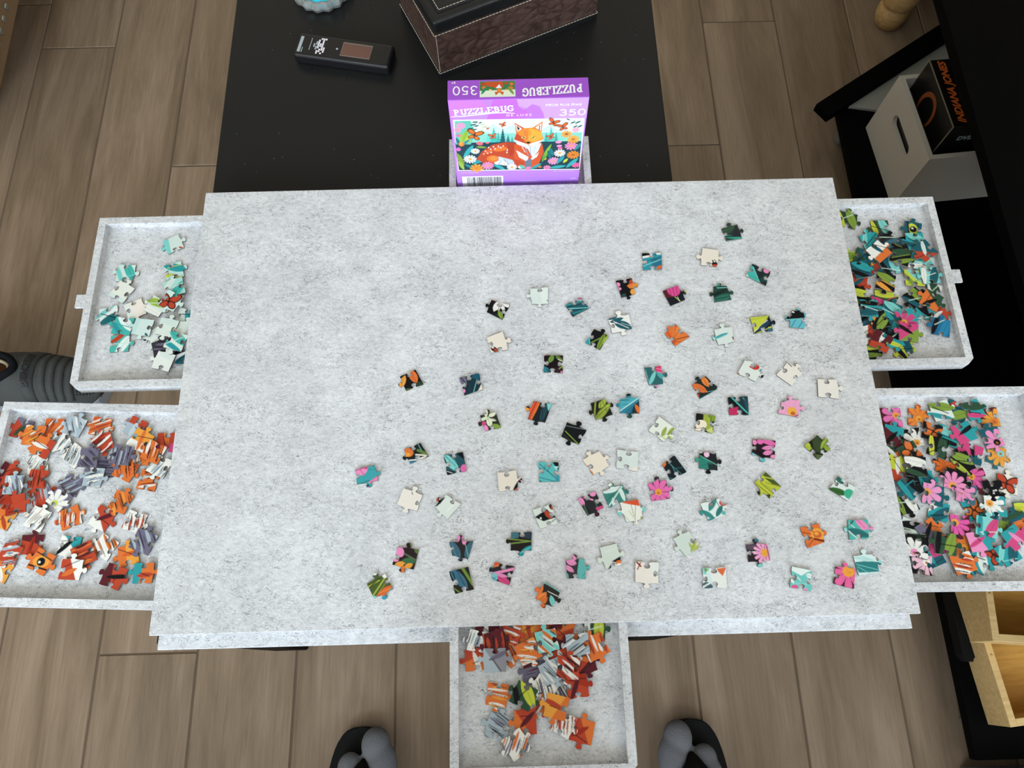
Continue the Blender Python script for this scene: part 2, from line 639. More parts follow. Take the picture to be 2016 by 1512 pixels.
# ------------------------------------------------------------------ pieces lying on the board
# frame | four body corners | edges (top right bottom left) | base colour | printed picture | label
BOARD = '''
G|265 955 472 1012 385 1172 215 1088|iifo|k|e 350 950 60 28 o;l 345 975 295 1075 62 w;l 355 975 345 1075 30 w;l 365 980 405 1070 45 w;l 380 975 465 1035 48 w;s 350 985 345 1065 5 M;s 385 990 420 1060 4 M;l 345 1075 385 1165 45 g;s 310 1110 385 1160 6 G;s 350 1110 370 1160 6 y|white daisy petals and green stem on a black piece
G|690 835 890 815 890 998 712 1000|ifoo|m|p 790,820 890,815 890,998 830,998 #e0ebe4;s 878 955 892 978 7 k|plain pale mint piece with a tiny black nick at one corner
G|1080 1012 1250 930 1345 1045 1165 1140|iifi|D|p 1170,930 1290,930 1270,965 1180,965 P;e 1235 915 24 14 w;s 1170 955 1280 958 12 t;s 1090 1015 1270 965 16 #3f9a93;s 1120 1050 1345 1040 10 t;s 1110 1035 1260 1000 7 k;s 1150 1110 1300 1060 8 #3f9a93;s 1140 1080 1290 1050 6 k;s 1135 1105 1175 1135 18 k|teal leaf piece tipped with crimson and white
G|1300 1425 1400 1275 1560 1350 1462 1505|iofi|k|p 1295,1430 1335,1360 1355,1370 1350,1450 T;s 1340 1365 1355 1450 7 t;s 1365 1425 1500 1360 14 #6f8a3a;l 1435 1505 1515 1330 52 #7f9a3f;s 1440 1495 1505 1345 5 k;l 1500 1450 1555 1345 36 y;e 1540 1460 30 25 Y;s 1525 1440 1530 1490 8 #5a6a2a|black piece with lime leaf stripes and a teal corner
G|1550 1160 1780 1115 1815 1272 1600 1325|ofoi|w|l 1550 1170 1650 1140 34 D;l 1580 1200 1715 1155 48 D;l 1655 1195 1815 1275 90 D;l 1625 1215 1720 1270 36 D;s 1575 1195 1600 1205 8 k;s 1610 1190 1780 1265 7 w;s 1700 1210 1800 1240 4 m|white piece with dark teal pointed leaves
G|215 1370 390 1305 450 1500 262 1540|foii|c|e 300 1500 48 26 35 k;e 315 1508 25 15 35 r;e 280 1480 14 10 w|cream piece with a black and red butterfly wing tip
G|1637 745 1815 715 1850 890 1700 930|iooF|k|e 1662 785 24 26 p;e 1675 832 24 18 p;p 1760,800 1800,765 1890,790 1860,820 1790,830 o;l 1770 800 1905 785 55 #e8803a;l 1790 780 1825 725 42 r;l 1800 820 1895 775 26 O;e 1835 865 38 38 O;s 1790 815 1890 790 4 r;l 1700 925 1745 890 40 #2a4a48|black piece with an orange blossom and pink petal tips
H|865 145 1015 105 1062 238 915 262|oofi|#2b3d35|l 862 195 985 115 75 #34503f;p 1000,108 1062,235 960,205 985,150 #2b2b30;s 900 215 1060 240 34 #3a9a85;s 910 220 1050 215 14 #22242a;s 920 262 1062 240 7 t;s 890 170 980 130 4 #557055|dark green leaf piece with a mint lower edge
H|115 378 300 372 305 530 125 535|ifii|#2f93a4|p 110,372 198,372 196,402 112,405 k;s 112 418 200 402 22 w;e 270 382 28 10 w;p 200,440 305,395 305,500 210,505 #276f86;s 125 500 302 432 9 t;s 120 470 250 420 6 D;s 215 415 240 440 5 D;e 278 512 34 18 -35 #d8643a;s 240 380 245 395 8 k|teal leaf piece with a black and white corner
H|685 328 842 348 826 505 672 488|foio|c|s 782 445 800 490 12 k;e 800 478 30 18 k;e 803 494 26 14 r;s 800 440 820 470 8 k|cream piece with a black and orange wing at its foot
H|1158 478 1330 550 1285 685 1097 590|iifi|#202a2c|p 1140,490 1170,505 1235,670 1097,592 #44b3a8;s 1165 505 1232 665 7 t;s 1130 590 1225 625 3 D;e 1290 542 28 28 p;l 1235 650 1300 585 48 #27443a;e 1104 590 14 14 w;s 1290 640 1305 660 14 D|half teal half black piece with a pink bud tab
H|310 735 455 680 525 815 385 875|fofF|#191d24|p 308,735 350,715 410,790 345,800 M;e 412 722 62 70 -15 #d84f90;p 335,665 375,650 400,690 355,705 p;s 395 665 425 785 6 #8a2050;s 430 668 452 770 5 #8a2050;s 365 690 395 780 5 #8a2050;s 425 790 485 838 8 y;s 450 790 470 830 5 w;e 525 735 22 12 60 y|black piece with a pink tulip head
H|790 690 915 685 960 815 800 840|oofo|#25463d|l 745 795 935 705 40 #1a302a;l 790 825 965 775 66 #2f6b5c;s 800 815 960 780 4 k;s 745 780 950 735 5 k;e 825 672 24 20 #4fa58c;e 768 728 20 20 O;s 825 705 920 702 8 t;s 930 700 960 740 20 #2f5f50|dark green leaf piece with an amber tab
H|1135 985 1315 965 1355 1110 1175 1135|foii|#15212c|p 1133,985 1315,965 1280,1020 1175,1125 1160,1060 Y;s 1145 1008 1300 975 4 g;s 1172 1125 1300 1008 6 w;l 1210 1110 1320 1020 40 #24405a;s 1195 1135 1350 1070 8 Y;p 1300,1090 1357,1080 1355,1115 1305,1120 u;s 1310 1080 1345 1070 9 Y|bright yellow-green leaf piece with navy stripes
H|1530 915 1665 945 1650 1090 1510 1075|oifo|#66bccb|p 1470,1000 1540,900 1640,930 1655,985 1560,1000 k;e 1540 932 15 8 30 w;e 1515 962 12 12 w;e 1638 920 30 27 D;s 1520 1085 1570 1000 6 D;s 1590 1085 1640 1010 6 D;s 1480 1005 1670 990 7 t|black and sky-teal piece with two pale dots
H|430 1050 565 1165 430 1255 330 1135|ifio|#e0743a|l 405 1195 350 1115 60 #e2672f;l 415 1190 470 1070 60 #ea8540;l 420 1195 560 1160 60 #e07838;s 405 1200 440 1060 4 #8a3020;s 405 1200 490 1080 4 #8a3020;s 405 1200 562 1160 6 k;s 405 1200 350 1120 4 #8a3020;s 410 1205 500 1220 4 #8a3020;e 410 1212 25 25 #c8502e;e 430 1048 22 12 k|orange blossom piece with fanned petals
H|795 1100 965 1070 985 1215 835 1245|ofoo|#d7e2dc|l 795 1185 925 1132 30 #45a3a5;e 790 1180 26 22 #62b8b4;s 800 1195 900 1150 7 t;s 785 1170 800 1190 7 w;e 985 1182 15 24 r;e 975 1172 9 9 k|pale mint piece with a teal spruce and a red fleck
A|540 260 695 190 775 335 600 400|ifio|k|l 640 195 705 315 80 o;s 655 195 695 310 5 r;s 640 210 670 300 4 r;l 590 255 545 375 58 O;s 575 260 555 340 4 #a05a20;l 695 335 778 322 46 #2c4030;e 635 392 42 20 #4a6038|black piece with two orange tulip petals
A|1130 270 1325 225 1365 385 1180 445|iifi|#18323c|p 1130,265 1190,258 1212,352 1145,345 v;s 1145 268 1212 352 9 k;s 1322 228 1268 425 6 t;p 1315,405 1350,330 1368,398 c;e 1175 402 16 22 p;p 1248,232 1322,225 1340,300 1260,275 #1f5468;s 1230 330 1240 430 4 #24505a|dark teal piece with lilac and cream corners
A|1335 645 1490 612 1545 765 1385 800|ofio|#2a3226|l 1392 580 1395 655 40 #dfe6c8;l 1415 660 1335 695 32 #dfe6c8;l 1415 665 1440 755 56 #dfe6c8;l 1425 655 1490 615 44 #e6e9cf;l 1425 680 1495 695 28 #e6e9cf;l 1450 745 1540 762 50 #86a044;e 1378 782 40 48 p;e 1316 690 20 28 P;e 1375 725 20 25 P;s 1430 668 1490 690 5 k;s 1410 650 1415 690 6 g|pale green lily piece with pink buds
A|580 985 745 918 825 1050 640 1125|iFio|#182020|e 625 1012 50 44 20 o;e 612 1035 32 20 O;p 670,1085 820,1040 760,1088 690,1092 c;s 700 1035 800 1040 16 c;s 720 990 805 1025 28 #5f7a3a;s 555 1100 690 1085 12 w;s 560 1125 770 1115 48 #2d7590;s 610 1100 640 1120 10 t;s 720 930 755 990 5 t|black piece with an orange tulip and blue lower edge
A|975 1040 1165 1008 1205 1195 1010 1235|iFii|#27505c|l 985 1040 1115 1190 85 t;s 985 1040 1100 1150 5 D;s 1040 1050 1120 1140 5 D;p 1098,1022 1165,1008 1182,1085 k;e 1178 1172 34 42 #e06aa8;s 1160 1165 1195 1180 5 P;p 1003,1185 1088,1205 1010,1238 k;s 1010 1200 1060 1215 5 w;s 972 1050 1000 1115 11 k|teal striped piece with a pink lower corner
A|95 1180 290 1140 325 1290 115 1330|Fooi|#3f9fa5|e 160 1190 62 46 -30 p;s 130 1160 190 1240 7 P;s 95 1195 200 1160 6 #8a2050;e 205 1160 20 20 P;p 225,1312 320,1240 325,1300 260,1325 p;s 255 1305 312 1250 6 P;s 290 1300 325 1270 5 P;e 215 1350 27 27 D;e 230 1368 18 15 p;s 105 1335 240 1290 5 k;s 230 1180 330 1175 4 D;s 270 1140 300 1155 8 D|teal leaf piece with pink petals at opposite corners
A|1508 1215 1695 1190 1715 1385 1525 1400|ioif|#e6dccc|l 1665 1395 1755 1262 34 k;e 1700 1378 16 10 r;s 1735 1285 1750 1300 6 p|plain cream piece with a black wing edge on its tab
D|580 105 765 175 710 335 510 270|oioF|#e9e2d8|s 660 145 667 168 7 k|plain cream piece with a black tick beside its tab
D|1000 172 1145 265 1015 415 885 290|ifoo|#dbe3da|p 875,295 895,185 950,178 990,200 940,262 k;e 905 225 20 24 r;e 938 215 8 8 w;s 900 285 920 275 7 k;s 1010 330 1090 250 12 #e8efe8|pale mint piece with a black butterfly head corner
D|520 690 728 715 675 915 465 865|ofoi|#2a1f20|e 540 740 42 52 -20 p;e 500 815 30 22 p;l 555 835 700 825 66 #3c6b46;s 585 755 715 830 16 #5a6a4a;l 490 875 585 850 56 O;l 585 895 665 862 50 O;s 570 895 570 950 34 o;l 650 640 675 695 34 #6f9040;l 690 715 730 755 34 #5f7a3a;s 465 870 500 840 8 k|black piece with amber lily tips and pink petals
D|1030 640 1268 630 1215 808 1060 775|ofoi|#2c2428|l 1040 635 1135 805 85 #3f6878;l 1195 800 1255 635 70 #3f6878;e 1182 605 26 62 5 p;e 1112 605 26 36 20 p;e 1090 828 32 27 #3a5563;s 1190 660 1222 800 5 t;s 1055 650 1100 780 4 #6a90a0|blue-grey leaf piece with two pink petals on top
D|1645 545 1850 540 1845 725 1638 725|ifoo|#231c1c|p 1640,540 1722,538 1718,600 1640,612 #44707a;p 1765,538 1852,538 1852,612 1768,602 #2e3c46;s 1595 608 1840 632 10 g;s 1625 658 1840 632 12 #7a9a4a;l 1720 785 1850 680 58 T;s 1730 750 1845 690 6 t|black piece with thin green blades and a teal tab
D|1030 935 1218 885 1275 1110 1090 1155|FFii|#28221f|l 1050 915 1205 1095 95 #3f6f85;s 1100 920 1185 1065 5 k;s 1165 900 1268 1062 32 #6f9040;s 1180 900 1255 1020 5 k;s 1085 1105 1150 1152 12 #6f9040;s 1065 945 1090 1010 10 k|dark piece with a slate blue leaf and green stripe
D|1480 840 1680 885 1625 1070 1450 1010|iifo|#2a2630|p 1475,822 1545,826 1515,885 1468,885 #d8532f;s 1470 890 1520 870 6 O;s 1475 952 1680 905 27 p;s 1480 975 1600 945 5 k;l 1515 985 1632 1065 70 P;l 1500 960 1605 985 32 p;e 1475 990 37 42 #7ac0cc;s 1450 985 1520 1035 4 k;s 1460 1010 1500 985 4 D|black piece with red tip and pink streaks
D|212 1055 395 955 470 1110 285 1200|oioF|#4a5a2c|s 215 1095 335 1020 10 Y;s 260 1195 400 985 14 y;s 300 1195 425 1000 8 g;s 240 1090 340 1000 8 k;l 320 1178 470 1080 66 #dd6a38;s 320 1190 400 1060 4 r;s 330 1150 450 1100 5 O;e 385 1202 37 27 #3a9bb5;e 460 1118 22 16 T;e 288 945 26 26 w;e 390 970 24 27 w;e 288 1192 27 16 t|olive and lime striped piece with an orange corner
E|143 372 330 315 395 510 220 560|iiif|#d9e2d8|p 165,445 285,365 340,420 390,440 255,485 k;l 265 385 335 455 52 r;e 225 455 10 10 w;e 328 340 20 32 -20 k;e 340 350 15 24 -20 r;s 335 490 385 450 7 k|mint piece crossed by a black and red butterfly wing
E|592 262 765 185 850 350 690 430|iiof|#28292b|l 595 245 655 325 56 p;e 740 208 34 32 p;s 655 250 740 272 16 p;p 768,350 852,325 842,372 790,392 P;s 648 320 700 430 12 #4a6a50;s 755 280 790 350 6 #3f8a7a;e 790 432 32 27 #4a1a24;e 820 232 22 22 #3f7d70;s 680 340 720 420 5 #111111|charcoal piece with pink petals and a magenta tulip
E|835 190 1040 120 1080 275 905 350|ooIF|#3f8379|l 835 200 1025 145 56 #d9ebe4;l 850 250 945 215 50 #3f8379;s 895 345 1030 140 12 #d9ebe4;l 1005 145 1060 285 40 #d9ebe4;l 940 255 955 345 34 #d9ebe4;s 860 305 1020 140 6 #24504a;e 905 120 27 20 w;e 990 125 27 10 w;l 1045 150 1085 200 30 #2f6a63|sea-green fern piece with white leaf gaps
E|1008 300 1192 268 1240 460 1075 495|fooo|#e9e9df|p 1015,298 1192,262 1205,332 1110,318 #d8552f;s 1165 330 1160 512 6 #8f9a3a;s 1120 320 1150 430 4 #6b3a2a;s 1100 380 1150 452 5 #a9b45a;e 1255 365 27 30 t;e 1010 415 27 27 t;e 1232 455 18 24 20 #8f9a3a;s 1040 410 1110 490 4 g;s 1040 440 1080 495 20 #cfe3da|off-white piece with a red-orange tulip base and stems
E|1290 110 1470 75 1510 260 1325 285|oofi|#35353a|f 1395 195 150 9 #e870ae;e 1393 195 34 34 #e79a3c;e 1393 205 12 12 #b8662c;e 1355 55 30 28 #2c2e33|pink daisy piece with a yellow eye and black tab
F|268 285 440 235 505 385 345 440|iofo|#dfeae6|l 350 345 405 220 56 #3d8d87;l 280 345 390 410 48 #3d8d87;e 265 368 30 30 #3d8d87;l 415 395 465 300 46 #2f7a74;s 390 225 482 372 6 #24605c;e 475 275 37 30 #c93a34;l 325 435 405 408 22 #3d8d87;e 485 365 27 19 #5fb0ab;s 450 285 495 295 6 #e88a80|white piece with sea-green leaves and a red bud
E|1535 660 1690 585 1812 740 1660 835|oifo|#cdd9cf|l 1715 785 1765 675 34 #aab455;l 1740 780 1795 715 28 #b9c060;s 1715 805 1812 732 5 #8a9040;l 1695 695 1732 770 20 #aab455;e 1690 590 16 16 #dfe6d5|pale mint piece with a small lime fern sprig
E|808 748 975 705 1030 915 870 965|foio|#d3ddd3|p 925,885 1015,832 1032,880 980,892 k;e 1005 898 37 26 o;e 1005 915 26 15 w;p 890,968 920,912 928,952 k;s 870 790 1000 740 12 #dde6dc|mint piece with an orange and black wing under one tab
E|1165 885 1395 895 1390 1105 1162 1090|iiof|#ece4da|s 1175 888 1217 932 15 #8a2320;s 1215 895 1185 962 10 #8a2320;p 1310,895 1395,895 1390,985 1320,980 #e4e9e2|cream piece with a small dark red bird
E|472 870 655 855 672 1055 485 1050|ooif|#383438|l 468 850 575 905 50 p;l 465 925 550 985 46 p;l 480 880 562 915 44 p;e 545 845 36 21 30 p;p 605,858 660,858 682,940 668,1058 592,1052 588,980 #62b5b1;e 712 950 30 32 #62b5b1;l 478 995 492 1055 28 #62b5b1;s 640 1030 700 950 4 D|dark piece with pink petals and a pale teal leaf side
E|262 1088 422 1185 340 1335 170 1250|fooo|#2b2826|l 170 1105 192 1210 56 o;l 205 1125 175 1255 66 #e2672f;l 245 1120 165 1250 60 #e8793c;l 275 1195 195 1295 66 #ef8a45;l 285 1245 195 1315 66 o;e 225 1325 42 19 #e06a30;s 265 1090 420 1182 24 t;s 275 1105 400 1185 5 k;l 325 1225 355 1335 50 t;s 295 1180 425 1245 6 w;s 200 1270 270 1215 4 #8a3020|charcoal piece with layered orange petals at one side
C|945 1205 1098 1350 985 1468 832 1320|fioi|#bcc23e|p 915,1235 950,1202 1098,1350 1010,1325 940,1270 #4a5a2a;s 918 1252 1045 1282 10 Y;s 945 1312 1098 1352 6 #6f7f30;s 835 1312 990 1435 6 #4a5a2a;s 895 1312 1062 1455 6 #4a5a2a;s 935 1335 1085 1425 4 #6f7f30;e 862 1412 30 30 #1e2c33;p 925,1430 992,1430 985,1470 #2a3322;e 845 1415 9 9 w|yellow-green striped leaf piece with a dark tab
F|1515 35 1672 140 1600 258 1430 150|iFFi|#dce8e4|l 1485 30 1560 105 50 #2f6a63;l 1425 150 1590 195 66 #35652f;s 1430 150 1580 195 4 #24481f;e 1612 195 47 47 #3fae8a;l 1595 75 1672 115 34 #3f7d70;s 1540 70 1600 110 6 w|white and green leaf piece with a jade round corner
F|1170 500 1340 460 1392 625 1240 685|iofi|#c95f2c|f 1322 562 190 13 #e2763a;e 1325 560 62 57 #eda045;e 1325 560 38 32 #c9662c;e 1318 552 20 16 #eda045;s 1195 458 1290 540 6 #5a2018;s 1150 612 1280 588 9 k;s 1250 665 1290 600 5 #5a2018;s 1160 540 1270 555 5 #5a2018;s 1300 600 1385 620 20 #7a2a1a|orange daisy piece with a curled golden centre
F|1600 430 1780 425 1790 595 1615 608|Foio|#4fb5aa|l 1670 425 1780 510 68 p;e 1745 490 37 32 p;e 1815 495 27 27 p;s 1795 490 1842 502 7 P;s 1690 430 1750 500 4 P;l 1605 515 1790 575 68 #2f6f70;s 1610 530 1690 602 10 m;s 1600 450 1660 500 8 m;l 1618 472 1652 428 20 #2f6f70;e 1570 520 22 22 #a9dcd6|mint and teal leaf piece with pink petals along one edge
F|680 650 875 645 900 795 705 808|ofoi|#2c2226|p 678,648 785,648 772,702 690,698 #5a4c58;f 850 725 105 13 #f0a3c8;e 850 725 30 36 #e9a13c;e 785 605 30 24 #3a7286;e 818 842 32 19 #7fc6c4;s 858 640 898 792 7 #7a2040;s 735 718 770 716 6 w|dark piece with a pale pink daisy and yellow centre
F|290 865 500 855 512 1045 292 1045|ifii|#e3e6de|p 288,862 352,860 332,922 292,918 t;l 308 866 342 912 28 #7f9a3f;p 415,868 502,858 472,935 440,905 #da6a3c;l 290 1008 385 1042 66 #46646c;s 298 1032 372 990 13 w;s 340 905 362 990 34 #cfe3e0|off-white piece with an orange tip and slate leaf corner
F|1095 848 1275 885 1268 1075 1078 1035|Fiii|#6fc4bd|p 1090,846 1278,885 1230,902 1180,932 1092,885 #e3eeea;s 1078 955 1110 992 22 w;l 1225 925 1280 942 46 #dcebe7;e 1120 1035 32 21 #e05a90;e 1215 1062 23 17 p;s 1145 945 1172 975 8 w;s 1120 1000 1230 1010 20 #86d0c9|aqua and white piece with small pink dots along its foot
F|1490 848 1668 870 1655 1052 1470 1002|oFFi|#4a2030|f 1605 895 165 9 #e8689f;e 1605 895 54 47 #eea040;s 1590 885 1620 905 6 #d98a30;s 1600 915 1630 895 5 #d98a30|magenta daisy piece beside the aqua and white leaf piece
F|1648 755 1840 735 1888 905 1700 930|ooff|#d3ebe8|p 1655,810 1760,800 1915,810 1885,895 1700,905 #2f7f80;s 1680 830 1885 882 6 t;s 1690 852 1800 912 5 t;l 1655 768 1830 792 40 #bfe3e0;e 1832 745 9 11 P;e 1895 800 21 19 #8fd0ce;s 1720 755 1780 780 6 #9fd4d2|pale aqua piece with a broad teal leaf band
B|260 48 445 50 442 222 252 215|fiii|#1a1014|l 308 118 348 48 50 #6f9040;l 375 52 442 110 40 #5f7a3a;s 395 85 442 108 6 w;p 248,145 300,178 322,218 248,218 #2f7a85;s 290 190 310 215 8 k;l 370 205 445 165 44 #3a2430;e 432 215 11 11 p;s 408 182 442 152 9 y;e 275 45 16 8 o|near-black piece with green leaf tips and a teal corner
B|1252 172 1420 155 1440 330 1300 345|iooF|#2f6468|e 1408 190 47 50 #d93a6a;s 1375 180 1445 192 8 p;s 1385 210 1452 226 6 p;l 1305 340 1362 205 40 t;l 1375 215 1465 292 46 #4fa9a6;e 1400 360 30 19 p;s 1330 345 1380 350 10 p;s 1262 190 1302 325 5 t;s 1360 260 1420 300 4 D|teal leaf piece with a crimson bud at the top
B|1860 255 1992 375 1805 480 1725 340|ifio|#202d2c|l 1725 338 1868 408 78 o;l 1825 262 1888 355 62 #e8843c;s 1755 328 1852 392 4 r;s 1840 280 1870 345 4 #a04020;e 1780 445 19 22 r;s 1800 482 1992 378 7 #4a8a85;s 1875 412 1985 392 4 t;e 1985 378 11 11 w;s 1900 260 1915 290 16 k|dark green piece with a folded orange petal
B|150 505 335 530 268 715 95 682|ifoo|#1b2226|l 100 685 195 490 74 #dd5a35;s 100 682 182 508 6 #6a1a18;s 128 692 212 520 11 #e8803a;e 88 590 24 24 O;p 278,528 337,528 302,605 t;l 225 705 280 530 58 #24454f;s 245 560 235 700 4 k|dark piece with a red-orange petal and a mint corner
B|718 525 868 480 940 635 770 690|fooo|#1c221a|l 760 705 910 530 70 #8fa040;s 768 510 758 642 15 #8fa040;l 805 568 866 485 58 #a5b545;s 830 490 882 605 5 k;s 758 685 900 540 5 k;s 800 622 902 540 8 Y;s 820 500 815 560 5 k;s 780 640 850 560 5 k|olive leaf piece touching the teal leaf piece
B|1015 480 1200 465 1205 625 1008 620|ofoo|#2f8096|p 1012,478 1202,462 1010,605 1005,520 #4aa7b5;s 1008 602 1198 470 9 #c6e6e6;s 1018 495 1102 490 6 k;s 1010 540 1090 535 4 D;p 1085,622 1208,490 1208,628 1130,665 #20343c;l 1165 535 1208 630 38 o;s 1120 612 1172 520 5 k;p 1055,622 1160,520 1120,625 #2a6f86;e 1090 430 30 24 k;e 1115 655 30 19 #2a4a3a|bright teal leaf piece touching the olive leaf piece
B|485 712 680 790 600 935 428 855|oioF|#121417|s 465 745 682 788 7 #66756f;s 468 800 602 935 10 #7f9a45;s 442 825 525 905 8 #33422b;s 480 860 560 930 4 #33422b|solid black piece with thin grey and green stems
B|1400 655 1560 770 1445 905 1295 795|foii|#e2e8dc|l 1425 850 1470 762 40 #9aab50;l 1485 838 1548 765 40 #9aab50;s 1395 862 1545 798 5 #6f8034;l 1435 850 1485 895 34 #dfe6b0;l 1485 848 1545 895 40 #c5d080;s 1368 692 1388 668 8 k;s 1430 860 1480 900 4 g;s 1490 850 1530 890 4 g|pale piece with olive leaves on one side
B|1770 622 1960 650 1930 822 1755 790|fiii|#161715|l 1855 615 1905 830 70 #9fb045;p 1898,640 1962,648 1958,702 1902,702 #7f9a3a;s 1920 650 1912 702 4 k;e 1815 735 58 48 -10 #efe3cc;e 1785 790 32 27 #efe3cc;p 1865,795 1932,755 1932,825 #c9cf80;s 1758 778 1842 765 4 #6a4a3a|black piece with a cream petal and lime leaf
B|640 1085 805 998 905 1145 745 1238|oooi|#e9dfcd|e 705 1160 22 22 #d06038;l 705 1185 748 1235 22 #d8764a|cream piece with three tabs and an orange spot
B|985 985 1195 1008 1185 1200 975 1165|ifii|#d5dfda|p 1115,1185 1190,1145 1187,1202 #efe0d4;s 1100 1080 1180 1010 10 #dde6e1|plain pale mint piece with three sockets
B|1550 1040 1672 1205 1510 1285 1430 1130|fiii|#152126|s 1498 1120 1642 1242 6 #4a8a8c;s 1560 1170 1645 1160 5 #3a6a6c;s 1488 1262 1562 1282 16 #2a5560;l 1572 1228 1645 1305 56 #2f6a75;s 1520 1132 1602 1292 5 #5aa0a0;e 1445 1125 22 34 20 o;s 1500 1060 1530 1080 8 k|near-black piece with teal veins and an orange tab
B|1800 1005 1965 1020 1980 1190 1795 1170|fooo|#212429|p 1785,1060 1850,1060 1960,1160 1960,1185 1795,1172 #2f7f70;p 1880,1110 1965,1150 1965,1190 1890,1180 #22302f;s 1798 1040 1982 1142 8 #6ab5a0;s 1820 1140 1930 1120 4 #1f5a50;e 1870 1030 26 30 #efc0d8;e 1815 1008 21 8 w;e 1768 1080 30 30 #3f9a85;e 1885 1212 32 19 k;e 1940 1015 21 8 w|dark piece with a jade leaf and a pale pink oval
B|200 1108 400 1110 412 1300 210 1305|iiFi|#5cb9bb|p 338,1106 402,1108 402,1195 k;s 215 1128 402 1292 7 #1d4a50;s 208 1165 262 1180 5 #1d4a50;s 290 1200 332 1128 5 #1d4a50;s 212 1260 382 1302 6 #1d4a50;s 260 1130 270 1180 4 #1d4a50;p 378,1238 414,1238 414,1302 368,1302 #3f93a0;s 203 1290 242 1306 9 k;p 350,1150 400,1150 380,1190 #a9dcd6|aqua leaf piece with dark branching veins
C|745 82 915 175 845 308 665 230|ioif|#dfe6df|e 850 165 34 30 #c23a35;s 788 160 832 186 15 #c23a35;e 842 155 9 9 #e8a8a0;e 912 258 21 15 -30 k;e 905 200 27 19 #5f9a98;e 670 232 15 12 r;e 765 95 23 12 #8fa5a0|pale mint piece with a red ladybird-like spot
C|1050 242 1170 112 1310 225 1200 350|ioif|#ebe5dc|s 1158 118 1202 158 9 k|plain cream piece with a black curl on its edge
C|1458 285 1650 290 1675 480 1468 460|ioif|#ebe6dd|s 1533 428 1557 462 6 k|plain cream piece with a black hair line by its lower socket
C|570 465 765 455 780 640 585 640|ifii|#1d373e|p 568,462 612,462 695,585 580,535 #13171a;s 608 468 778 635 15 #4fb5aa;p 575,580 672,558 665,645 585,645 #c0305f;s 718 468 778 562 5 t;l 735 462 775 610 34 #24505a;p 715,600 775,630 720,642 #15191c|dark teal piece with a raspberry corner
C|1110 500 1285 490 1270 662 1068 622|oofi|#e49ac4|f 1210 600 165 11 #f0a9ce;e 1205 605 48 48 #edb04a;e 1215 625 24 20 #c9662c;e 1112 480 48 32 #2f7f75;s 1100 470 1130 485 6 t;s 1232 652 1268 640 10 #8a2040|pale pink daisy piece with a teal tab
C|815 880 1042 895 1035 1075 810 1035|FIoi|#26171f|l 890 885 1050 935 52 #e56fb0;e 890 905 32 27 #e56fb0;e 835 910 21 27 p;l 912 972 1030 958 42 #e88abf;l 922 1025 1008 1005 46 #e88abf;e 1020 1055 27 21 p;p 806,1010 900,1062 945,1115 808,1052 #7fc9cc;e 935 1095 37 27 #5fb5c0;s 860 1000 960 1080 26 #1a1014|black piece with scattered pink petals and an aqua foot
C|1460 840 1592 975 1465 1083 1325 945|oiif|#232a1c|e 1460 930 47 84 #38482a;l 1495 970 1578 852 56 #9ab045;s 1508 972 1572 868 5 k;l 1525 960 1600 995 50 #8fa545;l 1322 950 1398 962 84 #b5c545;s 1340 930 1390 1000 4 g;p 1428,1030 1522,1040 1465,1085 #55663f;s 1385 890 1400 960 14 k|olive green leaf piece standing alone near the felt edge
'''
